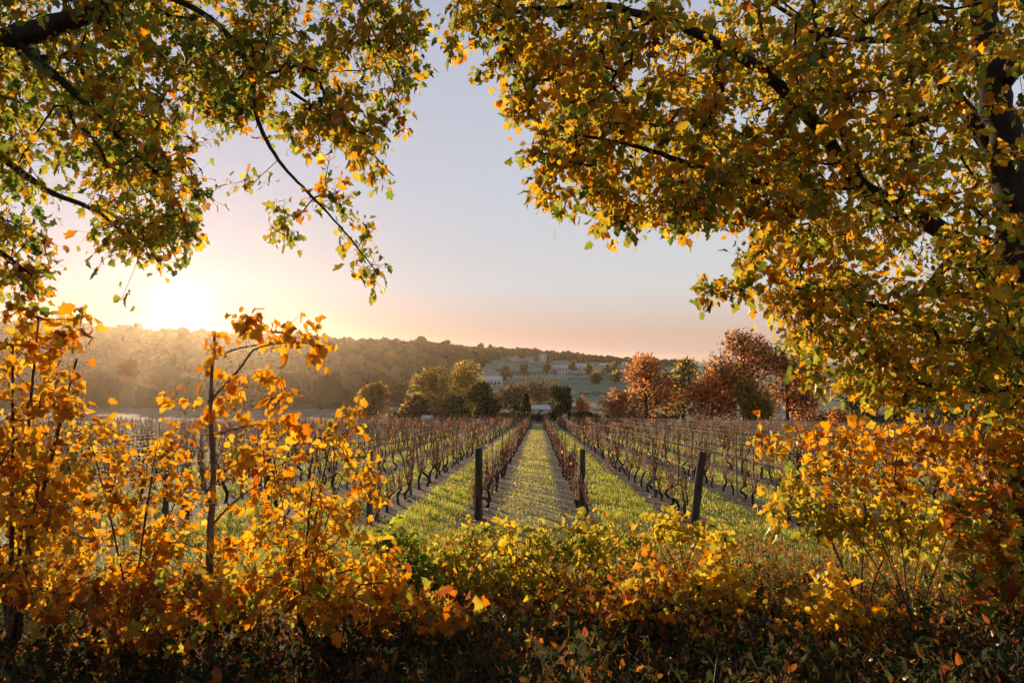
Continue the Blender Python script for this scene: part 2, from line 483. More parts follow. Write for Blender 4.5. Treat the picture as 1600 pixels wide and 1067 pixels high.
def grow(stems, pts, rng, tip=0.0025, step=0.18, sag=0.25, expo=0.42, rmax=0.03):
    """join every cluster point to the nearest wood; returns tubes [(pts, radii)] and the direction of each cluster's twig"""
    nodes = [np.asarray(p) for s in stems for p in s]
    par = [-1]*len(nodes)
    own = [q for q, s in enumerate(stems) for _ in s]                # which stem a piece of wood hangs on
    nodes_a = list(nodes)
    P = np.asarray(pts); n_ = len(P)
    A = np.array(nodes_a)
    best = np.full(n_, 1e9); bi = np.zeros(n_, int)
    for j0 in range(0, len(A), 200):
        D = np.linalg.norm(P[:, None]-A[None, j0:j0+200], axis=2)
        k = D.argmin(1); v = D[np.arange(n_), k]; mm = v < best
        best[mm] = v[mm]; bi[mm] = k[mm]+j0
    left = np.ones(n_, bool); dirs = np.zeros((n_, 3)); segs = []
    for _ in range(n_):
        c = np.where(left, best, 1e9).argmin(); left[c] = False
        a = nodes_a[bi[c]]; q = P[c]; d = np.linalg.norm(q-a)
        k = max(1, min(7, int(d/step)))
        chain = [bi[c]]; new0 = len(nodes_a)
        for s in range(1, k+1):
            f = s/k
            p = a*(1-f)+q*f + (rng.normal(0, 0.035*d, 3)*(1 if s < k else 0)) + np.array([0, 0, sag*d*f*(1-f)])
            nodes_a.append(p); par.append(chain[-1]); own.append(own[chain[-1]]); chain.append(len(nodes_a)-1)
        segs.append(chain); dirs[c] = nodes_a[-1]-nodes_a[chain[-2]]
        nw = np.array(nodes_a[new0:])
        D = np.linalg.norm(P[:, None]-nw[None], axis=2); kk = D.argmin(1); v = D[np.arange(n_), kk]
        mm = (v < best) & left
        best[mm] = v[mm]; bi[mm] = kk[mm]+new0
    cnt = np.zeros(len(nodes_a))
    for ch in segs: cnt[ch[-1]] += 1
    for j in range(len(nodes_a)-1, -1, -1):
        if par[j] >= 0: cnt[par[j]] += cnt[j]
    tubes = []
    for ch in segs:
        r = [min(rmax, tip*max(1, cnt[j])**expo) for j in ch]; r[0] = min(r[0], r[1]*1.25)
        tubes.append((np.array([nodes_a[j] for j in ch]), np.array(r), own[ch[0]]))
    return tubes, unit(dirs)

def leaf_clusters(mb, kind, P, D, per, size, spread, mix, rng, hang=0.6, alt=None, altp=0.0):
    n_ = len(P)
    k = rng.integers(max(1, per-2), per+3, n_)
    idx = np.repeat(np.arange(n_), k); m_ = len(idx)
    along = rng.uniform(-1.0, 0.6, m_)
    pos = P[idx] + D[idx]*(along*spread)[:, None] + rng.normal(0, 0.28*spread, (m_, 3))
    tw_ = P[idx] + D[idx]*(np.minimum(along, 0)*spread)[:, None]
    v1 = unit(np.cross(pos-tw_, rng.normal(size=(m_, 3))))*0.0016
    mb.add(np.stack([tw_-v1, tw_+v1, pos+v1, pos-v1], 1).reshape(-1, 3), np.arange(m_*4).reshape(-1, 4), np.array([.20, .10, .03]))
    ax = D[idx]*0.7 + rng.normal(0, 0.55, (m_, 3)) + np.array([0, 0, -hang])
    s = size*np.clip(rng.lognormal(-.12, .30, m_), .4, 1.5)
    # clusters lean to one tint: light and dark clumps
    cc = pick(mix, n_, rng)[idx]; lc = pick(mix, m_, rng)
    f = rng.uniform(0, 1, (m_, 1))**1.2
    cols = cc*f + lc*(1-f)
    add_leaves(mb, kind, pos, ax, s, cols, rng)

def plant(name, label, cat, base, stems, masses, mix, group=None, size=0.12, per=7, spread=0.16, kind='maple',
          seed=1, extra=None, wood=None, rstem=None, parts=('stem', 'foliage'), hang=0.6, sag=0.25, rmax=0.02, tip=0.0025, scale=1.0, step=0.18, clump=3):
    """stems: list of (points, radius at foot, radius at end)"""
    rng = np.random.default_rng(seed)
    root = empty(name, base, label, cat, group)
    off = -np.asarray(base, float)
    sl_ = []; wood = wood or M_STEM; tbs = []
    for pts, r0, r1 in stems:
        tb = MB(); tbs.append(tb)
        ln = smooth_line(pts, 7)
        ln[1:-1] += rng.normal(0, 0.10*r1+0.10*r0*.5, (len(ln)-2, 3))
        sl_.append(ln)
        tube(tb, ln+off, np.linspace(r0, r1, len(ln))*rng.uniform(0.93, 1.07, len(ln)), 9 if r0 > 0.06 else 6)
    P = ell(masses, rng, scale, clump)
    if extra is not None: P = np.vstack([P, extra]) if len(P) else extra
    tubes, D = grow(sl_, P, rng, tip=tip, sag=sag, rmax=rmax, step=step)
    for p, r, q_ in tubes: tube(tbs[q_], p+off, r, 4 if r.max() > 0.006 else 3, cap=False)
    for q_, tb in enumerate(tbs):
        tb.build(parts[0] if q_ == 0 or parts[0] == 'stem' else 'branch', wood, root, smooth=True)
    lf = MB()
    leaf_clusters(lf, kind, P+off, D, per, size, spread, mix, rng, hang)
    lf.build(parts[1], M_LEAF, root, colour=True)
    return root

def foot(px, d):
    """where the line of sight column px meets the ground at distance d"""
    p = at(px, 600, d); p[2] = gz(p[0], p[1]); return p

# ------------------------------------------------------------------ the two big trees that frame the view
def T(px, py, d): return at(px, py, d)
# right-hand tree: thick dark trunk, limbs reaching over the vineyard
fr = foot(1612, 7.4)
trunk = [fr, T(1604, 760, 7.4), T(1596, 560, 7.4), T(1588, 400, 7.4), T(1574, 240, 7.4), T(1550, 90, 7.5), T(1528, -60, 7.6), T(1500, -260, 7.9)]
limbs = [
    (trunk, 0.24, 0.11),
    ([T(1592, 520, 7.4), T(1545, 455, 7.3), T(1500, 385, 7.2), T(1420, 330, 7.1), T(1345, 290, 7.0), T(1270, 190, 6.8), T(1190, 110, 6.6), T(1060, 40, 6.4), T(930, 10, 6.3), T(790, 20, 6.2)], 0.13, 0.018),
    ([T(1500, 385, 7.2), T(1430, 470, 7.0), T(1370, 478, 6.8), T(1290, 460, 6.6), T(1200, 440, 6.5)], 0.05, 0.010),
    ([T(1345, 290, 7.0), T(1240, 290, 6.6), T(1120, 270, 6.3), T(1000, 230, 6.1), T(900, 210, 6.0)], 0.05, 0.010),
    ([T(1578, 280, 7.4), T(1500, 160, 7.9), T(1420, 60, 8.3), T(1380, -80, 8.7), T(1340, -260, 9)], 0.09, 0.03),
    ([T(1420, 60, 8.3), T(1330, 60, 8.2), T(1230, 20, 8.2), T(1120, -60, 8.2)], 0.05, 0.012),
    ([T(1594, 600, 7.4), T(1540, 610, 7.1), T(1450, 600, 6.9), T(1360, 560, 6.7), T(1290, 520, 6.6)], 0.045, 0.008),
    ([T(1345, 290, 7.0), T(1290, 120, 7.3), T(1260, -30, 7.6), T(1180, -220, 8)], 0.05, 0.02),
    ([T(1560, 140, 7.5), T(1640, 20, 6.6), T(1750, -260, 5.4), T(1750, -700, 4.0)], 0.10, 0.04),
]
NR, FRR = 5.6, 9.8
right_m = [
    (770, 50, 65, 70, 70, 5.8, 7.0), (880, 60, 100, 80, 130, 5.6, 7.5), (800, 145, 42, 32, 18, 5.8, 6.6), (830, 180, 16, 14, 5, 5.9, 6.2),
    (910, 165, 75, 80, 75, 5.6, 7.5), (1010, 110, 140, 110, 230, NR, 8), (905, 285, 62, 58, 58, 5.6, 6.8), (865, 240, 32, 36, 20, 5.7, 6.6),
    (1000, 260, 105, 88, 165, NR, 7.6), (945, 345, 28, 22, 9, 5.8, 6.4), (1180, 120, 165, 130, 330, NR, FRR), (1150, 285, 130, 85, 240, NR, 8.4),
    (1050, 335, 60, 22, 20, 5.7, 6.8), (1350, 120, 170, 150, 380, NR, FRR), (1450, 150, 80, 180, 190, NR, FRR), (1560, 150, 70, 190, 120, 7.6, FRR), (1560, 100, 60, 170, 46, 5.8, 7), (1300, 325, 145, 88, 270, NR, 8.6),
    (1230, 425, 78, 64, 95, 5.8, 7.6), (1160, 440, 40, 22, 14, 6, 6.8), (1112, 462, 18, 12, 6, 6.2, 6.6), (1400, 430, 120, 60, 110, 6, 8.6), (1400, 520, 120, 40, 70, 6, 8),
    (1300, 505, 85, 55, 95, 5.9, 7.8), (1300, 575, 48, 40, 24, 6, 7.2), (1450, 570, 120, 70, 150, 6, 8.4), (1575, 400, 75, 190, 120, 7.5, 9.2), (1520, 380, 60, 130, 60, 6, 7), (1580, 420, 40, 160, 36, 5.8, 7),
    (1560, 600, 80, 90, 150, 5.8, 8.2), (1375, 590, 75, 36, 55, 6, 7.6), (1300, -120, 420, 110, 380, 5.5, 9.0), (850, -90, 170, 70, 90, 5.5, 7.6), (1690, 200, 50, 420, 110, 7, 9)]
rg = np.random.default_rng(5)
over = np.column_stack([rg.uniform(0.6, 8.0, 700), rg.uniform(-6, 4.5, 700), rg.uniform(4.4, 7.8, 700)])  # unseen leaves added above and behind the camera to darken the foreground
plant('autumn_tree', 'big tree with dark trunk and green gold leaves along the right edge', 'tree', fr, limbs, right_m,
      {'olive': 4.4, 'green': 2.4, 'gold': 3.8, 'orange': 1.1, 'rust': .3}, size=0.082, per=10, spread=0.19, kind='maple', seed=21, wood=M_BARK,
      parts=('trunk', 'crown'), extra=over, rmax=0.035, sag=0.15, hang=0.55, scale=.85)

# left-hand tree: the trunk stands just outside the frame, its boughs hang in
fl = foot(-330, 6.2)
trunk_l = [fl, T(-320, 600, 6.2), T(-300, 300, 6.2), T(-270, 120, 6.3), T(-250, -100, 6.5), T(-200, -350, 6.8)]
limbs_l = [
    (trunk_l, 0.27, 0.12),
    ([T(-275, 160, 6.3), T(-120, 110, 6.2), T(20, 60, 6.1), T(110, 30, 6.2), T(230, -20, 6.3), T(360, -60, 6.4), T(520, -70, 6.6), T(650, -30, 6.7)], 0.13, 0.02),
    ([T(230, -20, 6.3), T(330, 30, 6.2), T(385, 100, 6.1), T(400, 180, 6.05), T(435, 250, 6.0), T(490, 310, 6.0), T(545, 370, 6.0), T(592, 430, 6.0)], 0.03, 0.005),
    ([T(385, 100, 6.1), T(450, 140, 6.3), T(520, 190, 6.5), T(580, 240, 6.6), T(615, 275, 6.7)], 0.02, 0.005),
    ([T(-120, 110, 6.2), T(-20, 220, 5.9), T(60, 290, 5.8), T(150, 330, 5.8), T(220, 390, 5.9)], 0.05, 0.008),
    ([T(20, 60, 6.1), T(110, 140, 6.0), T(190, 220, 6.0), T(260, 290, 6.1), T(300, 360, 6.2)], 0.04, 0.007),
    ([T(-270, 130, 6.3), T(-120, 290, 5.6), T(-30, 370, 5.5), T(50, 430, 5.5)], 0.05, 0.007),
    ([T(520, -70, 6.6), T(560, 0, 6.6), T(600, 90, 6.6), T(625, 160, 6.6)], 0.02, 0.005),
    ([T(-250, -100, 6.5), T(-200, -500, 5.2), T(-60, -1100, 3.6)], 0.10, 0.04),
]
left_m = [
    (90, 60, 190, 110, 330, 5.2, 9), (260, 110, 150, 125, 230, 5.4, 9), (110, 205, 180, 95, 290, 5.2, 9.8), (240, 300, 92, 66, 110, 5.3, 9), (60, 130, 130, 90, 90, 7, 10),
    (195, 375, 68, 36, 40, 5.4, 6.6), (270, 372, 44, 34, 26, 5.5, 6.8), (30, 395, 55, 60, 40, 5.2, 6.4), (40, 445, 40, 22, 14, 5.2, 6), (30, 320, 50, 45, 20, 5.2, 6.4),
    (420, 60, 130, 85, 130, 5.6, 7.4), (565, 75, 85, 100, 110, 5.8, 7.4), (465, 150, 88, 78, 66, 5.7, 7.2), (580, 195, 46, 70, 46, 6, 7),
    (612, 50, 50, 60, 40, 6, 7.2), (510, 205, 58, 56, 40, 5.8, 6.8), (520, 305, 34, 28, 12, 5.8, 6.4), (560, 375, 24, 24, 8, 5.9, 6.2), (582, 425, 20, 16, 7, 5.9, 6.2),
    (440, 335, 26, 42, 9, 5.8, 6.3), (375, 275, 36, 14, 4, 5.8, 6.2), (600, 275, 22, 12, 6, 6.4, 6.9), (340, 70, 110, 110, 110, 5.5, 7.6), (640, 110, 12, 30, 5, 6.3, 6.8),
    (335, 190, 40, 50, 16, 5.7, 6.8), (190, 465, 5, 8, 1, 5.8, 6), (290, -120, 420, 90, 300, 5.4, 8), (-110, 150, 110, 260, 170, 5, 7.5)]
over = np.column_stack([rg.uniform(-8, 0.6, 700), rg.uniform(-6, 4.2, 700), rg.uniform(4.4, 7.8, 700)])  # unseen leaf cover added on this side too, blocking skylight from the bank
plant('autumn_tree', 'leafy tree whose olive and amber boughs hang in from the top left corner', 'tree', fl, limbs_l, left_m,
      {'olive': 4.4, 'green': 3.6, 'gold': 1.8, 'orange': 1.1, 'rust': .5}, size=0.078, per=9, spread=0.19, kind='field', seed=33, wood=M_BARK,
      parts=('trunk', 'crown'), extra=over, rmax=0.03, sag=0.1, hang=0.75, scale=.8)

# ------------------------------------------------------------------ shrubs along the bank
OR = {'orange': 3, 'gold': 3.6, 'rust': 1.5, 'yellow': 1.3, 'olive': .9}
def fan(px, d, tops, r=0.014):
    """stems that leave one foot and rise to the given photo places"""
    f0 = foot(px, d); o = []
    for tx, ty, td in tops:
        e = at(tx, ty, td); mid = (f0*0.55+e*0.45) + np.array([0, 0, 0.10*np.linalg.norm(e-f0)])
        s = f0 + RNG.normal(0, 0.03, 3)*np.array([1, 1, 0])
        o.append(([s, mid, e], r*RNG.uniform(.8, 1.2), r*0.3))
    return f0, o
f0, st = fan(25, 5.6, [(60, 500, 5.4), (120, 560, 5.5), (20, 540, 5.2), (100, 640, 5.3), (-40, 620, 5.2), (60, 760, 5.2)], 0.022)
plant('shrub', 'tall orange shrub filling the left edge of the picture below the hanging boughs', 'shrub', f0, st,
      [(30, 490, 38, 18, 8, 5.1, 5.8), (105, 512, 32, 28, 10, 5.2, 5.8), (60, 580, 58, 48, 28, 5, 5.9), (112, 625, 30, 34, 9, 5.1, 5.7), (35, 690, 66, 56, 40, 4.9, 5.9), (70, 770, 70, 60, 55, 5, 6), (35, 860, 90, 80, 60, 4.9, 6), (-60, 650, 50, 220, 60, 4.9, 5.9)],
      OR, group='autumn shrubs on the bank', size=0.086, per=7, spread=0.19, seed=41, clump=1, scale=.9, hang=0.5)
f0 = foot(331, 6.5)
plant('sapling', 'slender young tree with one straight grey stem and few orange leaves', 'sapling', f0,
      [([f0, T(328, 850, 6.5), T(333, 740, 6.5), T(329, 640, 6.5), T(335, 520, 6.55)], 0.040, 0.012),
       ([T(330, 625, 6.5), T(375, 575, 6.45), T(400, 545, 6.4), T(455, 535, 6.4), T(505, 540, 6.4)], 0.013, 0.004),
       ([T(332, 560, 6.5), T(370, 545, 6.6), T(430, 535, 6.6), T(460, 528, 6.6)], 0.010, 0.004),
       ([T(331, 680, 6.5), T(390, 665, 6.4), T(440, 660, 6.35)], 0.010, 0.003),
       ([T(331, 820, 6.5), T(370, 780, 6.4), T(430, 740, 6.3)], 0.012, 0.003)],
      [(375, 508, 40, 16, 8, 6.3, 6.8), (450, 515, 50, 18, 11, 6.2, 6.7), (500, 535, 14, 34, 6, 6.2, 6.6), (400, 598, 44, 20, 8, 6.2, 6.7), (268, 618, 16, 12, 3, 6.3, 6.6), (345, 560, 22, 26, 4, 6.3, 6.7),
       (425, 655, 46, 16, 8, 6.2, 6.6), (350, 640, 30, 26, 7, 6.3, 6.7), (438, 607, 16, 14, 3, 6.2, 6.5), (370, 740, 50, 36, 8, 6.2, 6.7)],
      {'orange': 3.4, 'gold': 4.5, 'rust': .6}, size=0.10, per=6, spread=0.15, seed=42, clump=1, wood=M_SAPBARK, parts=('trunk', 'foliage'), hang=0.9, sag=0.05, rmax=0.008)
def shrub(px, d, label, masses, mix, tops=None, size=0.086, per=7, kind='maple', seed=1, hang=0.5, r=0.013):
    if tops is None: tops = [(cx+RNG.uniform(-.5, .5)*rx, cy-0.2*ry, d+RNG.uniform(-.3, .3)) for cx, cy, rx, ry, *_ in masses]
    f0, st = fan(px, d, tops, r)
    ms = [(*q, d-0.45, d+0.45) if len(q) == 5 else q for q in masses]
    return plant('shrub', label, 'shrub', f0, st, ms, mix, 'autumn shrubs on the bank', size, per, 0.19, kind, seed, hang=hang, rmax=0.010, clump=1)
shrub(210, 6.6, 'orange shrub between the tall left edge shrub and the thin straight sapling', [(150, 688, 70, 30, 16), (262, 690, 56, 30, 11), (200, 755, 105, 50, 24), (290, 760, 40, 45, 8), (150, 840, 120, 60, 60), (270, 860, 90, 60, 46)], OR, seed=43)
shrub(470, 6.7, 'bushy orange shrub just right of the thin straight sapling stem', [(538, 648, 22, 22, 5), (500, 690, 48, 28, 11), (410, 720, 70, 40, 15), (555, 748, 42, 40, 14), (470, 800, 95, 52, 44), (420, 885, 100, 60, 56), (550, 880, 78, 58, 48)], OR, seed=44, size=0.086)
shrub(610, 8.0, 'low dark green bush wedged between orange leaves and the grass alley', [(610, 850, 40, 26, 26), (640, 890, 40, 30, 22)], {'green': 4, 'olive': 1.5}, seed=45, size=0.10)
shrub(720, 8.3, 'spreading yellow green bush in front of the tallest dark post', [(700, 862, 62, 34, 34), (780, 848, 72, 36, 36), (670, 905, 50, 26, 24), (745, 905, 52, 32, 28)], {'olive': 3.4, 'yellow': 4, 'gold': 1.6, 'green': 1.0}, seed=46, size=0.094)
shrub(900, 8.4, 'mottled green and yellow bush at the foot of the pale grass path', [(905, 845, 84, 36, 42), (850, 890, 100, 40, 50), (965, 862, 56, 46, 34), (820, 930, 60, 30, 20)], {'olive': 3.4, 'green': 2.0, 'yellow': 3.4, 'gold': 1.4, 'orange': .4}, seed=47, size=0.094)
shrub(1128, 7.4, 'narrow upright shoot of clear yellow leaves with bare weeds either side', [(1125, 868, 16, 26, 9), (1132, 930, 34, 46, 24), (1085, 915, 44, 36, 18)], {'yellow': 4, 'gold': 3, 'orange': .8}, seed=48, size=0.12, kind='field')
shrub(1420, 7.2, 'arching orange shrub under the big tree with long bare side shoots', [(1200, 690, 36, 26, 11), (1280, 700, 56, 32, 22), (1370, 690, 66, 36, 30), (1460, 680, 66, 36, 30), (1555, 690, 56, 46, 34), (1340, 742, 76, 36, 28), (1480, 752, 86, 36, 34)], OR, seed=49, size=0.088,
      r=0.007, tops=[(1190, 690, 7.0), (1290, 690, 7.1), (1380, 680, 7.2), (1470, 670, 7.3), (1570, 690, 7.2), (1330, 735, 7.0)])
shrub(1340, 7.8, 'yellow and green bush right of the leaning dark post', [(1255, 800, 58, 38, 26), (1350, 812, 76, 46, 46), (1440, 832, 66, 48, 36), (1232, 762, 34, 26, 9)], {'yellow': 3.4, 'olive': 2, 'gold': 2.4, 'green': 1.4}, seed=50, size=0.108)
shrub(1065, 9.4, 'low loose yellow bush between the two right-hand dark posts', [(1060, 818, 46, 20, 20), (1010, 838, 50, 18, 16), (1110, 842, 40, 18, 12)], {'yellow': 3, 'olive': 2.4, 'gold': 2}, seed=58, size=0.10)
shrub(1560, 6.8, 'dark rusty bush at the foot of the big right-hand trunk', [(1540, 830, 70, 70, 56), (1580, 920, 60, 50, 36), (1585, 740, 40, 60, 30)], {'rust': 3, 'orange': 1.6, 'olive': 2, 'green': 2}, seed=51, size=0.11)
shrub(1305, 6.9, 'small broken yellow bush alone on bare dark earth', [(1300, 905, 24, 22, 8), (1322, 946, 32, 24, 11), (1268, 955, 38, 26, 10)], {'gold': 3, 'olive': 2, 'orange': 1.6}, seed=52, size=0.11, per=5)
shrub(240, 5.4, 'low rusty red bush in the shade below the leftmost orange shrubs', [(120, 930, 120, 36, 40), (300, 935, 110, 32, 36), (210, 980, 90, 26, 16)], {'rust': 3, 'orange': 1.5, 'olive': 1.5}, seed=53, size=0.10)
shrub(560, 5.8, 'low brown and orange bush in the shade below the bushy orange shrub', [(500, 935, 90, 32, 36), (620, 940, 80, 32, 32), (700, 965, 60, 20, 12)], {'rust': 2.4, 'orange': 2, 'olive': 1.5, 'gold': 1}, seed=54, size=0.10)
shrub(980, 6.6, 'thin brown twiggy bush in the shade below the mottled green bush', [(900, 935, 80, 28, 22), (1010, 910, 56, 50, 26), (990, 960, 80, 22, 16)], {'rust': 3, 'gold': 1, 'orange': 1.5, 'olive': 1}, seed=55, size=0.08)
shrub(1180, 6.2, 'low reddish weed clump behind the darkest strip of shade', [(1150, 985, 70, 22, 18), (1250, 990, 60, 20, 14)], {'rust': 3, 'orange': 1.5, 'gold': 1}, seed=56, size=0.07, kind='oval')

# undergrowth: short shaded brambles and dead stalks nobody could count
ug = MB(); rng = np.random.default_rng(77)
n_ = 7500
PAL['shade_leaf'] = [(0.012, 0.022, 0.010), (0.02, 0.03, 0.012), (0.028, 0.034, 0.012), (0.04, 0.03, 0.014)]  # near-black leaf tints: the bank's deep shade is put into their colour
d = rng.uniform(2.6, 9.2, n_)**1.0; px = rng.uniform(-150, 1750, n_)
p = EYE[None] + d[:, None]*(FWD + RIGHT*((px-800)/FPX)[:, None] + UP*(-0.4)); p[:, 2] = ground(p[:, 0], p[:, 1])
hmax = np.clip(0.55 - 0.03*d, 0.12, .5)*(0.45+0.55*np.sin(px*0.011+1)**2)
p2 = p + np.column_stack([rng.normal(0, .12, n_), rng.normal(0, .12, n_), hmax*rng.uniform(.05, 1, n_)])
D = unit(np.column_stack([rng.normal(0, .5, n_), rng.normal(0, .5, n_), np.ones(n_)]))
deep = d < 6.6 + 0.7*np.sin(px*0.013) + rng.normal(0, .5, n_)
leaf_clusters(ug, 'oval', p2[deep], D[deep], 6, 0.07, 0.10, {'shade_leaf': 6, 'rust': .5}, rng, hang=0.1)
leaf_clusters(ug, 'oval', p2[~deep], D[~deep], 5, 0.065, 0.10, {'shade_leaf': 2.4, 'green': 1.2, 'olive': 1, 'rust': 2.6, 'orange': .5}, rng, hang=0.1)
def blades(mb, base, h, wd, cols, rng, lean=0.35):
    k = len(base)
    a = rng.uniform(0, 2*PI, k); dx = np.column_stack([np.cos(a), np.sin(a), np.zeros(k)])
    b_ = rng.uniform(0, 2*PI, k); ln = np.column_stack([np.cos(b_), np.sin(b_), np.zeros(k)])*(h*lean*rng.uniform(0, 1.6, k))[:, None]
    up = np.array([0, 0, 1.0])*h[:, None]
    v = np.stack([base-dx*wd[:, None]/2, base+dx*wd[:, None]/2, base+up*.55+ln*.35+dx*wd[:, None]*.38, base+up*.55+ln*.35-dx*wd[:, None]*.38, base+up*.95+ln], 1)
    i_ = np.arange(k)[:, None]*5
    off = mb.n
    mb.add(v.reshape(-1, 3), i_+np.array([[0, 1, 2, 3]]), np.repeat(cols, 5, 0))
    mb.f.append((i_+np.array([[3, 2, 4]])+off).ravel()); mb.fs.append(np.full(k, 3, np.int64)); mb.mi.append(np.zeros(k, np.int32))
n_ = 9000
d = rng.uniform(2.6, 10, n_); px = rng.uniform(-150, 1750, n_)
p = EYE[None] + d[:, None]*(FWD + RIGHT*((px-800)/FPX)[:, None]); p[:, 2] = ground(p[:, 0], p[:, 1])
cols = np.where(rng.uniform(size=(n_, 1)) < 0.55, np.array([[.16, .075, .03]]), np.array([[.05, .05, .02]]))*rng.uniform(.6, 1.4, (n_, 1))
blades(ug, p, rng.uniform(.08, .45, n_)*np.clip(1.25-d*0.06, .5, 1), rng.uniform(.004, .010, n_), cols, rng, 0.7)
n_ = 1500
px = rng.uniform(560, 1750, n_); d = rng.uniform(7.0, 11.5, n_)
p = EYE[None] + d[:, None]*(FWD + RIGHT*((px-800)/FPX)[:, None]); p[:, 2] = ground(p[:, 0], p[:, 1])
hh = rng.uniform(.1, .75, n_)*(0.35+.65*np.sin(px*.017+d)**2)
for j in range(n_):
    e = p[j]+np.array([rng.normal(0, .16), rng.normal(0, .16), hh[j]])
    v_ = np.array([[-.004, 0, 0], [.004, 0, 0]])
    ug.add(np.vstack([p[j]+v_, (p[j]*.4+e*.6)+v_[::-1]*.8+[0, 0, .05], [e]]), [(0, 1, 2), (0, 2, 3)], (.17, .085, .04))
    ug.add([(p[j]*.4+e*.6)+v_[1]*.8+[0, 0, .05], (p[j]*.4+e*.6)+v_[0]*.8+[0, 0, .05], e], [(0, 1, 2)], (.17, .085, .04))
leaf_clusters(ug, 'oval', p+np.column_stack([np.zeros(n_), np.zeros(n_), hh*.7]), unit(np.column_stack([rng.normal(0, .6, (n_, 2)), np.ones(n_)])), 5, 0.055, .16, {'rust': 3, 'orange': 1, 'olive': 1.6, 'green': 1.2, 'shade_leaf': 1.5}, rng, hang=.2)
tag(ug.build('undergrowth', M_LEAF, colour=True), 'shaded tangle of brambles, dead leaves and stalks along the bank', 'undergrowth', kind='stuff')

# ------------------------------------------------------------------ grass between the rows
gr = MB(); rng = np.random.default_rng(90)
def grass_patch(n_, y0, y1, xf, hh, straw=False):
    u = rng.uniform(0, 1, n_); y = y0*(y1/y0)**u                      # even per distance ratio
    x = xf(y, n_)
    inrow = np.abs(((x-PATH_X)/ROW_SP+0.5) % 1.0-0.5)                 # .5 on a vine row
    onpath = np.abs(x-PATH_X) < 0.75
    patch = 0.5+0.5*np.sin(x*2.3+np.sin(y*0.7)*2)*np.sin(y*0.9+x)
    keep = (np.where(y > 13.4, inrow < rng.normal(0.29, 0.04, n_), True)) & (rng.uniform(size=n_) < 0.35+0.65*patch)
    keep &= ~((onpath) & (rng.uniform(size=n_) < 0.35))
    x, y, onp, patch = x[keep], y[keep], onpath[keep], patch[keep]; k = len(x)
    z = ground(x, y)
    pal = np.array([(0.36, 0.40, 0.05), (0.44, 0.42, 0.06), (0.52, 0.45, 0.08), (0.24, 0.29, 0.035)])
    c = pal[rng.integers(4, size=k)]
    st = np.array([(0.66, 0.48, 0.25), (0.58, 0.40, 0.19), (0.50, 0.40, 0.13)])[rng.integers(3, size=k)]
    c = np.where((onp & (rng.uniform(size=k) < 0.3))[:, None] | (rng.uniform(size=k) < 0.10)[:, None], st, c)*rng.uniform(.8, 1.2, (k, 1))
    h = hh*rng.uniform(.4, 1.3, k)*np.where(onp, .65, 1)*(0.7+0.5*patch); wd = np.clip(0.00085*y, 0.008, 0.07)*rng.uniform(.7, 1.3, k)
    blades(gr, np.column_stack([x, y, z-0.01]), h, wd, c, rng)
grass_patch(215000, 9.0, 70, lambda y, k: rng.uniform(-1, 1, k)*np.minimum(y*0.55, 16)+y*0.03, 0.10)
grass_patch(130000, 8.6, 105, lambda y, k: rng.uniform(-1, 1, k)*y*0.82, 0.11)
grass_patch(70000, 11, 105, lambda y, k: rng.normal(PATH_X, 1.9, k), 0.09)
tag(gr.build('grass', M_GRASS, colour=True), 'short yellow green grass growing in the alleys between the vine rows', 'grass', kind='stuff')
# fallen leaves in the bare strips
fl_ = MB(); n_ = 4200
y = 11.5*(60/11.5)**rng.uniform(0, 1, n_); x = rng.uniform(-.75, .75, n_)*y
ok = np.abs(x-PATH_X) > .8+rng.uniform(-.4, .2, n_); x, y = x[ok], y[ok]; n_ = len(x)
p = np.column_stack([x, y, ground(x, y)+0.02])
add_leaves(fl_, 'oval', p, np.column_stack([rng.normal(size=(n_, 2)), rng.normal(0, .15, n_)]), rng.uniform(.05, .11, n_)*np.clip(y/22, 1, 2), pick({'rust': 3, 'orange': 1.5, 'gold': 1}, n_, rng), rng)
tag(fl_.build('fallen_leaves', M_LEAF, colour=True), 'brown fallen vine leaves scattered on the ground of the vineyard', 'leaf litter', kind='stuff')
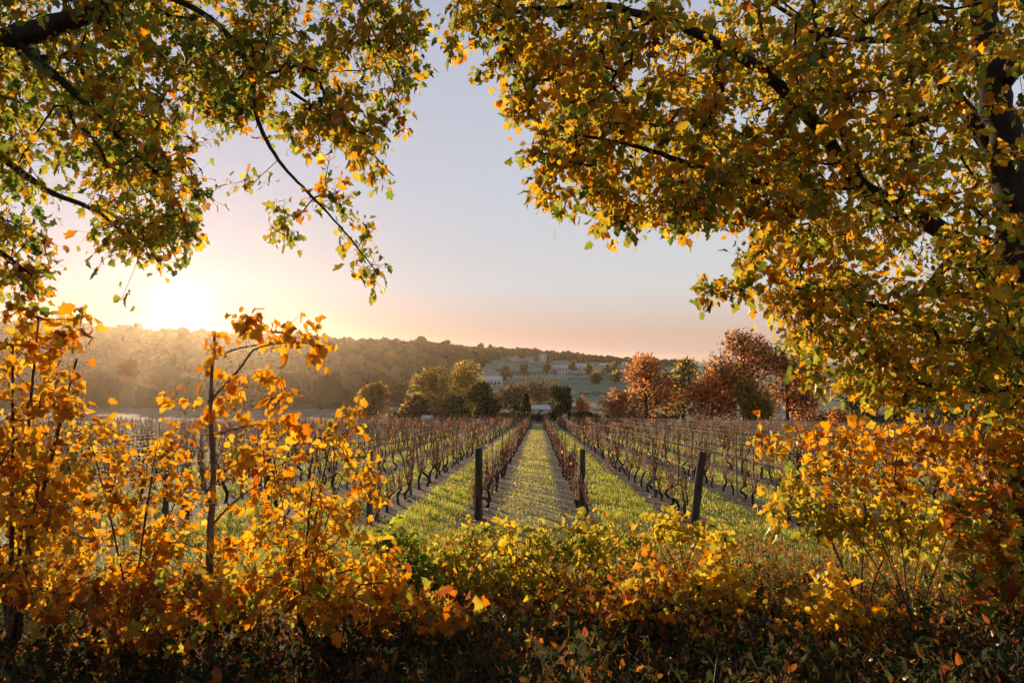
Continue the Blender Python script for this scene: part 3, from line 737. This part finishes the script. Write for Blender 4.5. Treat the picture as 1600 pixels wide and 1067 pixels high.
# ------------------------------------------------------------------ the vineyard
def vine_parts(rng, lod):
    """bare winter vine, foot at the origin, row along Y: trunk with two arms, canes, a few withered leaves"""
    tr, ca, lv = MB(), MB(), MB()
    sd_ = 6 if lod == 0 else (4 if lod == 1 else 3)
    bx, by = rng.normal(0, .05, 2); h = rng.uniform(.36, .52)
    kink = rng.normal(0, .045, (3, 2))
    line = smooth_line([(0, 0, -.05), (kink[0, 0], kink[0, 1]*1.2, .12), (kink[1, 0], kink[1, 1]*1.2, .27), (bx, by, h)], 3 if lod < 2 else 1)
    tube(tr, line, np.linspace(.040, .030, len(line))*rng.uniform(.8, 1.25, len(line)), sd_)
    arms = []
    for s in (-1, 1):
        e = np.array([bx+rng.normal(0, .03), by+s*rng.uniform(.26, .46), h+rng.uniform(.03, .14)])
        ln = smooth_line([(bx, by, h-.02), (bx, by+s*.12, h+.05+rng.normal(0, .03)), e], 2 if lod < 2 else 1)
        tube(tr, ln, np.linspace(.027, .014, len(ln)), sd_); arms.append(ln)
    nc = int(rng.integers(15, 23)) if lod < 2 else 11
    tips = []
    for k in range(nc):
        a = arms[k % 2]; p0 = a[rng.integers(0, len(a))] + rng.normal(0, .02, 3)
        top = p0 + np.array([rng.normal(0, .10), rng.normal(0, .13), rng.uniform(.32, .82)])
        mid = (p0+top)/2 + rng.normal(0, .05, 3)
        ln = smooth_line([p0, mid, top], 2) if lod < 2 else np.array([p0, mid, top])
        tube(ca, ln, np.linspace(.0085, .0045, len(ln))*(1 if lod < 2 else 1.4), 3, cap=False); tips.append(ln)
        if rng.uniform() < .45 and lod < 2:
            q = ln[len(ln)//2]; e = q+np.array([rng.normal(0, .12), rng.normal(0, .12), rng.uniform(-.05, .22)])
            tube(ca, [q, (q+e)/2+rng.normal(0, .02, 3), e], [.004, .0035, .002], 3, cap=False)
    nl = int(rng.integers(2, 12)) if lod < 2 else 5
    pos = np.array([tips[j][rng.integers(len(tips[j]))] for j in rng.integers(len(tips), size=nl)])
    add_leaves(lv, 'oval', pos, np.column_stack([rng.normal(0, .7, (nl, 2)), rng.uniform(-1.3, 0, nl)]), rng.uniform(.05, .10, nl)*(1 if lod < 2 else 1.3), pick({'rust': 4, 'orange': 2.2, 'gold': 1}, nl, rng), rng)
    return tr, ca, lv

rng = np.random.default_rng(123)
NV = 12
near_sets = []
for k in range(NV):
    tr, ca, lv = vine_parts(rng, 0)
    near_sets.append((tr.mesh('vine_trunk', M_VINE, True), ca.mesh('vine_canes', M_CANE, True), lv.mesh('vine_leaves', M_LEAF, colour=True)))
mid_sets = []
for k in range(NV):
    tr, ca, lv = vine_parts(rng, 1)
    mb = MB()
    for src, mi in ((tr, 0), (ca, 1), (lv, 2)):
        for v, f, fs, c in zip(src.v, src.f, src.fs, src.c):
            pass
        vv = np.concatenate(src.v); cc = np.concatenate(src.c); ff = np.concatenate(src.f); fz = np.concatenate(src.fs)
        mb.v.append(vv); mb.c.append(cc); mb.f.append(ff+mb.n); mb.fs.append(fz); mb.mi.append(np.full(len(fz), mi, np.int32)); mb.n += len(vv)
    mid_sets.append(mb)
mid_mesh = [mb.mesh('grapevine', [M_VINE, M_CANE, M_LEAF], False, True) for mb in mid_sets]

def in_view(x, y, margin=60):
    d = (x-EYE[0])*FWD[0] + (y-EYE[1])*FWD[1]
    if d < 2: return False
    px = 800 + FPX*((x*RIGHT[0]+y*RIGHT[1])/d)
    return -margin < px < 1600+margin

spots = []
for ri, x in enumerate(ROWS_X):
    y = row_start(x) + 0.6; k = 0
    while y < row_end(x):
        if in_view(x, y) and (y < 17 or rng.uniform() > .05): spots.append((math.hypot(x, y), ri, k, x+rng.normal(0, .03), y+rng.normal(0, .06)))
        y += 1.05; k += 1
spots.sort()
ORD = ['first', 'second', 'third', 'fourth', 'fifth', 'sixth', 'seventh', 'eighth', 'ninth', 'tenth', 'eleventh', 'twelfth']
def row_phrase(x):
    k = round((x-PATH_X)/ROW_SP-0.5)
    if k == 0: return 'the row just right of the pale path'
    if k == -1: return 'the row just left of the pale path'
    if k > 0: return f'the {ORD[k] if k < 12 else str(k+1)+"th"} row right of the pale path'
    return f'the {ORD[-k-1] if -k-1 < 12 else str(-k)+"th"} row left of the pale path'
MAX_IND = 292
for q, (dist, ri, k, x, y) in enumerate(spots[:MAX_IND]):
    x0 = ROWS_X[ri]
    kk = k+1
    kth = ORD[k] if k < 12 else f'{kk}{"st" if kk % 10 == 1 and kk != 11 else "nd" if kk % 10 == 2 and kk != 12 else "rd" if kk % 10 == 3 and kk != 13 else "th"}'
    lab = f'bare grapevine, {kth} from near end of {row_phrase(x0)}'
    rz = rng.choice([0, PI]) + rng.normal(0, .12); s = rng.uniform(.78, 1.15)
    if q < 110:
        o = empty('grapevine', (x, y, gz(x, y)), lab, 'grapevine', 'grapevines in the vineyard rows', rz)
        o.scale = (s, s, s)
        for nm, me in zip(('trunk', 'canes', 'leaves'), near_sets[rng.integers(NV)]):
            c = bpy.data.objects.new({'canes': 'cane_bundle', 'leaves': 'withered_foliage'}.get(nm, nm), me); COL.objects.link(c); c.parent = o
    else:
        o = bpy.data.objects.new('grapevine', mid_mesh[rng.integers(NV)]); COL.objects.link(o)
        o.location = (x, y, gz(x, y)); o.rotation_euler = (0, 0, rz); o.scale = (s, s, s)
        tag(o, lab, 'grapevine', 'grapevines in the vineyard rows')
# the many vines farther down the slope
far_v = [vine_parts(rng, 2) for _ in range(8)]
fv = MB()
for q, (dist, ri, k, x, y) in enumerate(spots[MAX_IND:]):
    a = rng.choice([0, PI]) + rng.normal(0, .15); s = rng.uniform(.8, 1.18); ca_, sa_ = math.cos(a)*s, math.sin(a)*s
    fat = 1.0 + 0.012*max(0, dist-25)
    for src, mi in zip(far_v[rng.integers(8)], (0, 1, 2)):
        vv = np.concatenate(src.v)
        ww = np.column_stack([vv[:, 0]*ca_-vv[:, 1]*sa_+x, vv[:, 0]*sa_+vv[:, 1]*ca_+y, vv[:, 2]*s+gz(x, y)])
        ff = np.concatenate(src.f); fz = np.concatenate(src.fs)
        fv.v.append(ww); fv.c.append(np.concatenate(src.c)); fv.f.append(ff+fv.n); fv.fs.append(fz); fv.mi.append(np.full(len(fz), mi, np.int32)); fv.n += len(vv)
tag(fv.build('far_grapevines', [M_VINE, M_CANE, M_LEAF], colour=True), 'many bare reddish grapevines farther down the slope reading as one mass', 'grapevines', kind='stuff')

# end posts
def post_mesh(h, r, mb=None):
    mb = mb or MB()
    z = np.array([-.3, 0, .3*h, .6*h, .97*h, h]); rr = np.array([1.05, 1.04, 1.0, .97, .95, .80])*r
    ln = np.column_stack([RNG.normal(0, .006, 6), RNG.normal(0, .006, 6), z])
    tube(mb, ln, rr*RNG.uniform(.95, 1.05, 6), 9)
    return mb
end_lean = {0: (0, 0.0), -1: (0.0, 0.02), 1: (0.115, 0.03)}
for x0 in ROWS_X:
    k = round((x0-PATH_X)/ROW_SP-0.5); y0 = row_start(x0)
    if k == -1: y0 = 14.3
    if k == 0: y0 = 14.5
    if k == 1: y0 = 13.8
    if not in_view(x0, y0, 10): continue
    lab = {-1: 'thick dark end post standing left of the pale path', 0: 'slimmer dark end post standing right of the pale path', 1: 'dark end post leaning to the right beside the second row'}.get(k, f'dark wooden end post of {row_phrase(x0)}')
    r = {-1: .085, 0: .062, 1: .085}.get(k, .06)
    o = post_mesh(1.50, r).build('end_post', M_POST, smooth=True)
    o.location = (x0, y0, gz(x0, y0)); lx, ly = end_lean.get(k, (RNG.normal(0, .04), RNG.normal(0, .04)))
    o.rotation_euler = (ly, lx, 0)
    tag(o, lab, 'post', 'dark end posts of the vine rows')
# thin stakes inside the rows
stake_m = []
for k in range(6):
    mb = MB(); ln = np.column_stack([RNG.normal(0, .008, 4), RNG.normal(0, .008, 4), [-.3, .5, 1.1, 1.62]])
    tube(mb, ln, [.026, .025, .024, .021], 6); stake_m.append(mb.mesh('stake', M_STAKE, True))
stk = []
for ri, x in enumerate(ROWS_X):
    y = row_start(x) + 4.6 + RNG.uniform(-.5, .5); k = 0
    while y < row_end(x):
        if in_view(x, y): stk.append((math.hypot(x, y), ri, k, x, y))
        y += 5.2 + RNG.normal(0, .15); k += 1
stk.sort()
sm = MB()
for q, (dist, ri, k, x, y) in enumerate(stk):
    kth = ORD[k] if k < 12 else f'{k+1}th'
    tilt = RNG.normal(0, .035, 2); hs = RNG.uniform(.88, 1.1)
    if q < 230:
        o = bpy.data.objects.new('vine_stake', stake_m[q % 6]); COL.objects.link(o)
        o.location = (x, y, gz(x, y)); o.rotation_euler = (tilt[0], tilt[1], 0); o.scale = (1, 1, hs)
        tag(o, f'thin pale wooden stake, {kth} along {row_phrase(ROWS_X[ri])}', 'stake', 'thin stakes along the vine rows')
    else:
        z = gz(x, y); tube(sm, [(x, y, z-.2), (x+tilt[0], y+tilt[1], z+1.62*hs)], [.032, .026], 4)
tag(sm.build('far_stakes', M_STAKE), 'thin pale stakes far down the vineyard slope', 'stakes', kind='stuff')
# wires
for ri, x in enumerate(ROWS_X):
    k = round((x-PATH_X)/ROW_SP-0.5)
    if abs(k+0.5) > 16: continue
    y0 = {-1: 14.3, 0: 14.5, 1: 13.8}.get(k, row_start(x)); y1 = row_end(x)
    for hgt, hn in ((.62, 'lower'), (1.12, 'upper')):
        mb = MB(); yy = np.arange(y0, y1, 2.6); zz = ground(np.full(len(yy), x), yy)+hgt-0.02*(np.arange(len(yy)) % 2)
        xx = x+RNG.normal(0, .008, len(yy))
        tube(mb, np.column_stack([xx, yy, zz]), np.clip(0.0035*np.maximum(1, yy/25), .0035, .011), 3, cap=False)
        o = mb.build('trellis_wire', M_WIRE)
        tag(o, f'{hn} trellis wire running along {row_phrase(x)}', 'wire', 'trellis wires of the vine rows')

# ------------------------------------------------------------------ trees and hedges beyond the vineyard
M_FTRUNK = M_BARK
def far_tree(name, label, px, d, top, wpx, mix, seed, nq=2600, leaf=0.32, shape='round', bare=0.0, group='trees at the foot of the vineyard', lobes=9, cbase=None):
    """px: photo column, d: distance, top: photo row of the tip, wpx: crown width in photo pixels"""
    rng = np.random.default_rng(seed)
    f0 = foot(px, d); tip = at(px, top, d); h = tip[2]-f0[2]; wd = wpx/FPX*d/2
    root = empty(name, f0, label, 'tree', group)
    cb = (0.02 if cbase is None else cbase)*h
    tb = MB(); tube(tb, smooth_line([(0, 0, -.3), (rng.normal(0, .1), 0, h*.25), (rng.normal(0, .2), 0, h*.55), (0, 0, h*.86)], 4), np.linspace(h*.026, h*.006, 13), 7)
    lb = []
    for k in range(lobes):
        a = rng.uniform(0, 2*PI); t_ = (k+.5)/lobes
        if shape == 'cone': zc = cb+(h-cb)*t_*.94; rr = wd*(1-t_)*.75+.15; off = wd*(1-t_)*.35
        else: zc = cb+(h-cb)*(0.16+0.70*t_); prof = math.sqrt(max(.05, 1-((t_-.42)/.66)**2)); rr = wd*rng.uniform(.34, .52)*(0.6+.4*prof); off = wd*prof*rng.uniform(.35, .72)
        lb.append((np.array([off*math.cos(a), off*math.sin(a), zc]), rr))
    if shape != 'cone': lb.append((np.array([rng.normal(0, .1)*wd, 0, h-wd*.42]), wd*.42)); lb.append((np.array([0, 0, cb+.5*(h-cb)]), wd*.55))
    lim = tb
    cr_ = MB(); per = nq//len(lb)
    for c, rr in lb:
        st = np.array([0, 0, max(.2*h, c[2]-rr*1.3)])
        tube(lim, smooth_line([st, (st+c)/2+rng.normal(0, .06*rr, 3), c], 3), np.linspace(h*.009, h*.003, 7), 4, cap=False)
        for _ in range(10 + int(26*bare)):
            v = unit(rng.normal(size=3)+np.array([0, 0, .35])); e = c+v*rr*rng.uniform(.8, 1.3)
            tube(lim, [c, (c+e)/2+rng.normal(0, .05*rr, 3), e], [h*.0032, h*.0022, h*.001], 3, cap=False)
        k = int(per*(1-.35*bare))
        v = unit(rng.normal(size=(k, 3))); r = rr*rng.uniform(.25, 1, k)**.45*(1+.18*np.sin(v[:, 0]*7+v[:, 1]*5+rng.uniform(0, 6)))*rng.uniform(.9, 1.22, k)
        pos = c+v*r[:, None]*np.array([1, 1, .85])
        add_leaves(cr_, 'oval', pos, v*.7+rng.normal(0, .6, (k, 3)), 1.75*leaf*rng.uniform(.55, 1.3, k), (lambda cc: cc*rng.uniform(.7, 1.15))(pick(mix, k, rng)), rng)
    lim.build('trunk', M_FTRUNK, root)
    cr_.build('crown', M_FAR, root, colour=True)
    return root
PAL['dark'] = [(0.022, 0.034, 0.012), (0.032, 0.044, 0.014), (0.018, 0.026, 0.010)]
PAL['brown'] = [(0.26, 0.14, 0.055), (0.32, 0.17, 0.06), (0.20, 0.115, 0.05)]
PAL['wood'] = [(0.12, 0.065, 0.032), (0.15, 0.085, 0.038), (0.10, 0.06, 0.03), (0.09, 0.07, 0.03)]
PAL['red'] = [(0.48, 0.20, 0.06), (0.42, 0.165, 0.055), (0.52, 0.26, 0.075)]
far_tree('broadleaf_tree', 'small round brown tree left of the group of taller orange trees', 585, 116, 598, 56, {'brown': 3, 'olive': 1, 'rust': 1}, 201)
far_tree('broadleaf_tree', 'wide orange brown tree beside the tallest tree of the left group', 683, 122, 574, 96, {'gold': .5, 'brown': 3, 'olive': 1.2, 'green': 1}, 202, 3400)
far_tree('broadleaf_tree', 'tallest orange topped tree of the group left of the path', 722, 128, 562, 74, {'gold': 1, 'brown': 2, 'olive': 1, 'green': 1.5}, 203, 3000)
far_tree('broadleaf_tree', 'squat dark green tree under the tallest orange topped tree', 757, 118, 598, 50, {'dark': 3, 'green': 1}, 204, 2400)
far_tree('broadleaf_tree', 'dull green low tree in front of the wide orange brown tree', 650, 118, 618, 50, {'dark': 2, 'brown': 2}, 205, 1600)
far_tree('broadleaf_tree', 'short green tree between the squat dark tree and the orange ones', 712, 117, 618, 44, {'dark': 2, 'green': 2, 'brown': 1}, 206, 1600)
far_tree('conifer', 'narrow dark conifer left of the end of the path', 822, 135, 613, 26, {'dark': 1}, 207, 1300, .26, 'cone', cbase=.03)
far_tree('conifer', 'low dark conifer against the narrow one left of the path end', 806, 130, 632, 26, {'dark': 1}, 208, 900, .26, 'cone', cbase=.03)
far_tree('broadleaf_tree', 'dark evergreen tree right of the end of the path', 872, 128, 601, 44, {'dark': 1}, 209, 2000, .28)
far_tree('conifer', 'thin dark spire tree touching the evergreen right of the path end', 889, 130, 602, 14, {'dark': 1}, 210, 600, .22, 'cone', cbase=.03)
far_tree('broadleaf_tree', 'little reddish tree next to the dark evergreen', 907, 124, 620, 28, {'red': 3, 'brown': 1}, 211, 800, .25)
far_tree('broadleaf_tree', 'rust coloured tree at the left end of the right-hand tree line', 1010, 108, 551, 112, {'red': 3, 'brown': 2.4, 'rust': 1}, 212, 4200, .30, bare=.5)
far_tree('broadleaf_tree', 'olive green tree squeezed between the two rust coloured crowns', 1066, 112, 558, 72, {'olive': 2, 'brown': 2, 'dark': 2}, 213, 2000, .30)
far_tree('broadleaf_tree', 'tallest russet tree with a thin twiggy top beyond the vines', 1162, 104, 512, 130, {'red': 3, 'rust': 2, 'brown': 2, 'gold': .6}, 214, 6500, .30, bare=1, lobes=13)
far_tree('broadleaf_tree', 'russet tree merging with the right flank of the tallest one', 1230, 102, 542, 110, {'red': 2, 'brown': 3, 'rust': 1.4}, 215, 3800, .30, bare=.7)
far_tree('broadleaf_tree', 'low red bushy tree in front of the tallest russet tree', 1112, 100, 578, 84, {'red': 3, 'rust': 2, 'gold': .6}, 216, 2600, .28, bare=.3)
far_tree('broadleaf_tree', 'low green and gold bushy tree before the tallest russet tree', 1172, 98, 590, 64, {'olive': 2.4, 'gold': 1.4, 'brown': 2}, 217, 2600, .28)
far_tree('broadleaf_tree', 'low rusty bush at the left foot of the right-hand tree line', 968, 112, 608, 60, {'red': 2, 'brown': 3}, 218, 1500, .26)
far_tree('broadleaf_tree', 'dark green tree behind the grey field, half hidden by hanging leaves', 1330, 150, 575, 90, {'dark': 3, 'olive': .6}, 219, 2600, .4)
far_tree('broadleaf_tree', 'dark green tree seen between branches of the big right tree', 1440, 150, 565, 110, {'dark': 3, 'brown': .6}, 220, 2600, .4)
far_tree('broadleaf_tree', 'small reddish bush standing in the grey field on the right', 1312, 70, 640, 44, {'red': 2, 'brown': 2}, 221, 900, .18)
far_tree('broadleaf_tree', 'faint grey green tree in the valley behind the path end', 800, 215, 604, 64, {'wood': 3, 'dark': 1}, 222, 2200, .5, bare=.5)
far_tree('broadleaf_tree', 'pale bare tree in the valley left of the white path-end shed', 842, 240, 596, 74, {'wood': 3, 'dark': .6}, 223, 2200, .5, bare=.6)

def hedge(label, pts, h, wd, mix, seed, dens=130, leaf=.42):
    rng = np.random.default_rng(seed); p = np.array(pts); root_p = np.array([p[0][0], p[0][1], gz(*p[0][:2])])
    mb = MB()
    for a, c in zip(p[:-1], p[1:]):
        ln = np.linalg.norm(c-a); k = int(ln*dens)
        t_ = rng.uniform(0, 1, k)[:, None]; q = a+(c-a)*t_ + rng.normal(0, wd*.4, (k, 2))
        hh = h*(.85+.3*np.sin(t_[:, 0]*ln*.9+seed)*np.sin(t_[:, 0]*ln*.37))
        pos = np.column_stack([q, ground(q[:, 0], q[:, 1])+hh*rng.uniform(0, 1, k)**.7])
        add_leaves(mb, 'oval', pos-root_p, rng.normal(0, 1, (k, 3))+np.array([0, 0, .4]), leaf*rng.uniform(.6, 1.3, k), pick(mix, k, rng), rng)
    o = mb.build('hedge', M_FAR, colour=True); o.location = root_p
    return tag(o, label, 'hedge', 'hedges beyond the vines')
def hp(px, d): q = foot(px, d); return q[:2]
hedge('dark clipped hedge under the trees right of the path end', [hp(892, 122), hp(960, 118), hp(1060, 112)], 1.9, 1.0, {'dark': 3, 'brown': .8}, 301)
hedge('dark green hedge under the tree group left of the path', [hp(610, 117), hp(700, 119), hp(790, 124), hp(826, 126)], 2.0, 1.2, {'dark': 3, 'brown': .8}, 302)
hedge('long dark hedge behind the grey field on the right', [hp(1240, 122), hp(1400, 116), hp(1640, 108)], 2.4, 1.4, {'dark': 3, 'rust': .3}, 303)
hedge('thin hedge line across the pale field in mid valley', [hp(905, 330), hp(985, 320)], 1.8, 1.2, {'dark': 1}, 304, 12, .6)
hedge('upper thin hedge line across the valley fields', [hp(890, 520), hp(1000, 500)], 2.5, 2, {'dark': 1}, 305, 8, .9)
hedge('hedge line below the long white building in the valley', [hp(738, 420), hp(800, 430)], 2.5, 2, {'dark': 1, 'olive': .4}, 306, 10, .8)

hedge('short dark bramble hedge closing the end of the grass path', [hp(826, 126), hp(850, 130), hp(872, 126)], 1.5, 1.2, {'dark': 3}, 307)
hedge('faint hedge line climbing beneath the long white shed', [hp(885, 600), hp(925, 590), hp(962, 560)], 2.6, 2, {'dark': 1, 'olive': .3}, 308, 9, .9)
hedge('broken hedge line low in the valley right of the evergreen tree', [hp(900, 235), hp(960, 228), hp(1000, 225)], 1.8, 1.4, {'dark': 1, 'brown': .6}, 309, 26, .5)
hedge('hedge line between the long white building and the hilltop houses', [hp(775, 600), hp(830, 620), hp(870, 610)], 3, 2.2, {'dark': 1, 'brown': .6}, 310, 10, 1.0)
# a lumpy crown for trees too far to show leaves
import bmesh
_b = bmesh.new(); bmesh.ops.create_icosphere(_b, subdivisions=2, radius=1.0)
ICO = np.array([v.co[:] for v in _b.verts]); ICOF = np.array([[v.index for v in f.verts] for f in _b.faces]); _b.free()
# far wood on the hill: reads as one mass
rng = np.random.default_rng(400); wd = MB()
n_ = 90000
x = rng.uniform(-1500, 260, n_); y = rng.uniform(165, 1250, n_)
keep = wood_mask(x, y) & (np.abs(x) < y*1.0+60)
x, y = x[keep], y[keep]
sel = rng.choice(len(x), min(7500, len(x)), replace=False); x, y = x[sel], y[sel]; z = ground(x, y)
big = np.array([{'brown': 3, 'olive': 1, 'rust': 1}, {'brown': 3, 'dark': 1}, {'brown': 2, 'gold': 1}], dtype=object)
for xx, yy, zz in zip(x, y, z):
    k = 46; h = rng.uniform(5, 11.5)*(1 if rng.uniform() > .04 else 1.4); r = rng.uniform(2.6, 6.2)
    tint = pick({'wood': 4, 'rust': .5, 'dark': .9, 'brown': .5}, 1, rng)
    bump = 1+.16*np.sin(ICO[:, 0]*5+rng.uniform(0, 6))+.14*np.sin(ICO[:, 1]*6+ICO[:, 2]*4+rng.uniform(0, 6))
    wd.add(np.array([xx, yy, zz+h-r*.9])+ICO*r*.92*bump[:, None], ICOF, tint*rng.uniform(.85, 1.1, (len(ICO), 1)))
    v = unit(rng.normal(size=(k, 3))); v[:, 2] = np.abs(v[:, 2])*1.0-.15
    pos = np.array([xx, yy, zz+h-r*.9]) + v*r*rng.uniform(.7, 1.15, (k, 1))
    add_leaves(wd, 'chip', pos, v+rng.normal(0, .6, (k, 3)), rng.uniform(.9, 1.7, k), np.repeat(tint, k, 0)*rng.uniform(.85, 1.15, (k, 1)), rng)
tag(wd.build('far_wood', M_WOOD, colour=True), 'brown wooded hillside across the valley reading as one mass of trees', 'wood', kind='stuff')
# scattered trees in the far valley, each its own
for q, (px, d, h) in enumerate([(920, 640, 9), (948, 600, 10), (960, 620, 11), (985, 700, 9), (790, 520, 10), (818, 600, 10), (856, 650, 9), (745, 470, 9), (895, 700, 10), (965, 480, 8), (930, 470, 7), (1010, 760, 10), (1070, 820, 11)]):
    f0 = foot(px, d); tp = 560-(f0[2]+h-2.3)/d*FPX
    where = ['left of the far white sheds', 'between two far white sheds', 'tall above the far right shed', 'beyond the far right shed', 'by the long white building', 'above the long white building', 'right below the hilltop houses', 'left of the long white building',
             'beneath the ridge end', 'standing on the upper hedge line', 'low on the pale middle field', 'just left of the rust coloured crown', 'in the distance behind the olive green crown'][q]
    far_tree('valley_tree', f'tiny hazy tree in the valley {where}', px, d, tp, 9*FPX/d*rng.uniform(.7, 1.1), {'brown': 2, 'dark': 1, 'olive': 1}, 500+q, 300, 1.2, lobes=5, group='scattered valley trees')

# ------------------------------------------------------------------ far buildings
def house(name, label, px, d, wpx, hgt, dep, roof_h, roof=M_ROOF, wall=M_WHITE, nwin=5, rot=0.0, cat='building', group='white buildings in the valley'):
    f0 = foot(px, d); L_ = wpx/FPX*d
    root = empty(name, f0, label, cat, group, rot)
    b_ = MB(); box(b_, (-L_/2, -dep/2, -2), (L_/2, dep/2, hgt)); 
    b_.add([(-L_/2, -dep/2, hgt), (-L_/2, dep/2, hgt), (-L_/2, 0, hgt+roof_h*.92)], [(0, 2, 1)]); b_.add([(L_/2, -dep/2, hgt), (L_/2, dep/2, hgt), (L_/2, 0, hgt+roof_h*.92)], [(0, 1, 2)])
    b_.build('wall', wall, root)
    e = .35; r_ = MB(); th_ = .18
    for s in (-1, 1):
        v = [(-L_/2-e, s*(dep/2+e), hgt-.12), (L_/2+e, s*(dep/2+e), hgt-.12), (L_/2+e, 0, hgt+roof_h), (-L_/2-e, 0, hgt+roof_h)]
        v += [(a, c, z_+th_) for a, c, z_ in v]
        f = [(0, 1, 2, 3), (7, 6, 5, 4), (0, 4, 5, 1), (1, 5, 6, 2), (3, 7, 4, 0)]
        r_.add(v, f if s < 0 else [t_[::-1] for t_ in f])
    r_.build('roof', roof, root)
    for k in range(nwin):
        w_ = MB(); cx = -L_/2+L_*(k+.5)/nwin; ww = min(.6, L_/nwin*.28)
        box(w_, (cx-ww, -dep/2-.03, hgt*.35), (cx+ww, -dep/2+.02, hgt*.78)); w_.build('window', M_GLASS, root)
    if nwin > 2:
        d_ = MB(); cx = -L_/2+L_*.5/nwin+L_/nwin*.5; box(d_, (cx-.5, -dep/2-.04, 0), (cx+.5, -dep/2+.02, min(2.2, hgt*.8))); d_.build('door', M_POST, root)
    return root
house('farm_building', 'long low white building above the dark green tree left of the path', 766, 430, 36, 4.2, 8, 2.2, M_ROOFG, nwin=6, rot=-.05)
house('house', 'pale house high on the slope under the middle of the ridge', 800, 780, 20, 4, 8, 2.4, nwin=4)
house('house', 'pale house on the slope beside the taller light coloured one', 826, 800, 15, 4, 8, 2.4, nwin=3)
house('house', 'tallest light coloured house below the highest part of the ridge', 848, 830, 11, 8, 8, 2.6, nwin=2)
house('shed', 'white shed with two storeys right of the tallest pale house', 875, 660, 24, 5, 10, 2, M_ROOFG, nwin=5)
house('shed', 'long white shed below the falling end of the ridge', 912, 720, 28, 5, 12, 2, M_ROOFG, nwin=5)
house('shed', 'small white shed right of the long one under the ridge end', 945, 760, 16, 5, 10, 2, M_ROOFG, nwin=3)
house('shed', 'farthest white shed on the plain beside the rust coloured tree', 985, 860, 26, 5, 12, 2, M_ROOFG, nwin=4)
house('shed', 'small pale shed closing the view at the end of the grass path', 846, 190, 20, .9, 4, .9, M_ROOFG, nwin=1, group=None)
house('hut', 'tiny white roofed hut standing behind the vines left of the path', 668, 109, 11, .9, 1.2, .35, M_WHITE, nwin=1, cat='hut', group=None)
mb = MB(); tube(mb, [(0, 0, -.3), (0, 0, 1.2), (0, 0, 2.4)], [.09, .085, .08], 8); tube(mb, [(0, 0, 2.4), (0, 0, 2.52)], [.11, .09], 8)
o = mb.build('marker_post', M_STAKE); f0 = foot(609, 104); o.location = f0
tag(o, 'pale upright marker post in front of the small round brown tree', 'post')

# ------------------------------------------------------------------ the evening air
hz = MB(); box(hz, (-6600, -120, -60), (6600, 9100, 46))
m = bpy.data.materials.new('evening_haze'); m.use_nodes = True
m.node_tree.nodes.clear()
o_ = m.node_tree.nodes.new('ShaderNodeOutputMaterial'); pv = m.node_tree.nodes.new('ShaderNodeVolumePrincipled')
pv.inputs['Color'].default_value = (0.98, 0.80, 0.60, 1); pv.inputs['Density'].default_value = 0.000085; pv.inputs['Anisotropy'].default_value = 0.78
m.node_tree.links.new(pv.outputs[0], o_.inputs['Volume'])
try: m.cycles.homogeneous_volume = True
except Exception: pass
o = hz.build('haze', m)
tag(o, 'thin pale evening haze over the valley and hill', 'haze', kind='stuff')
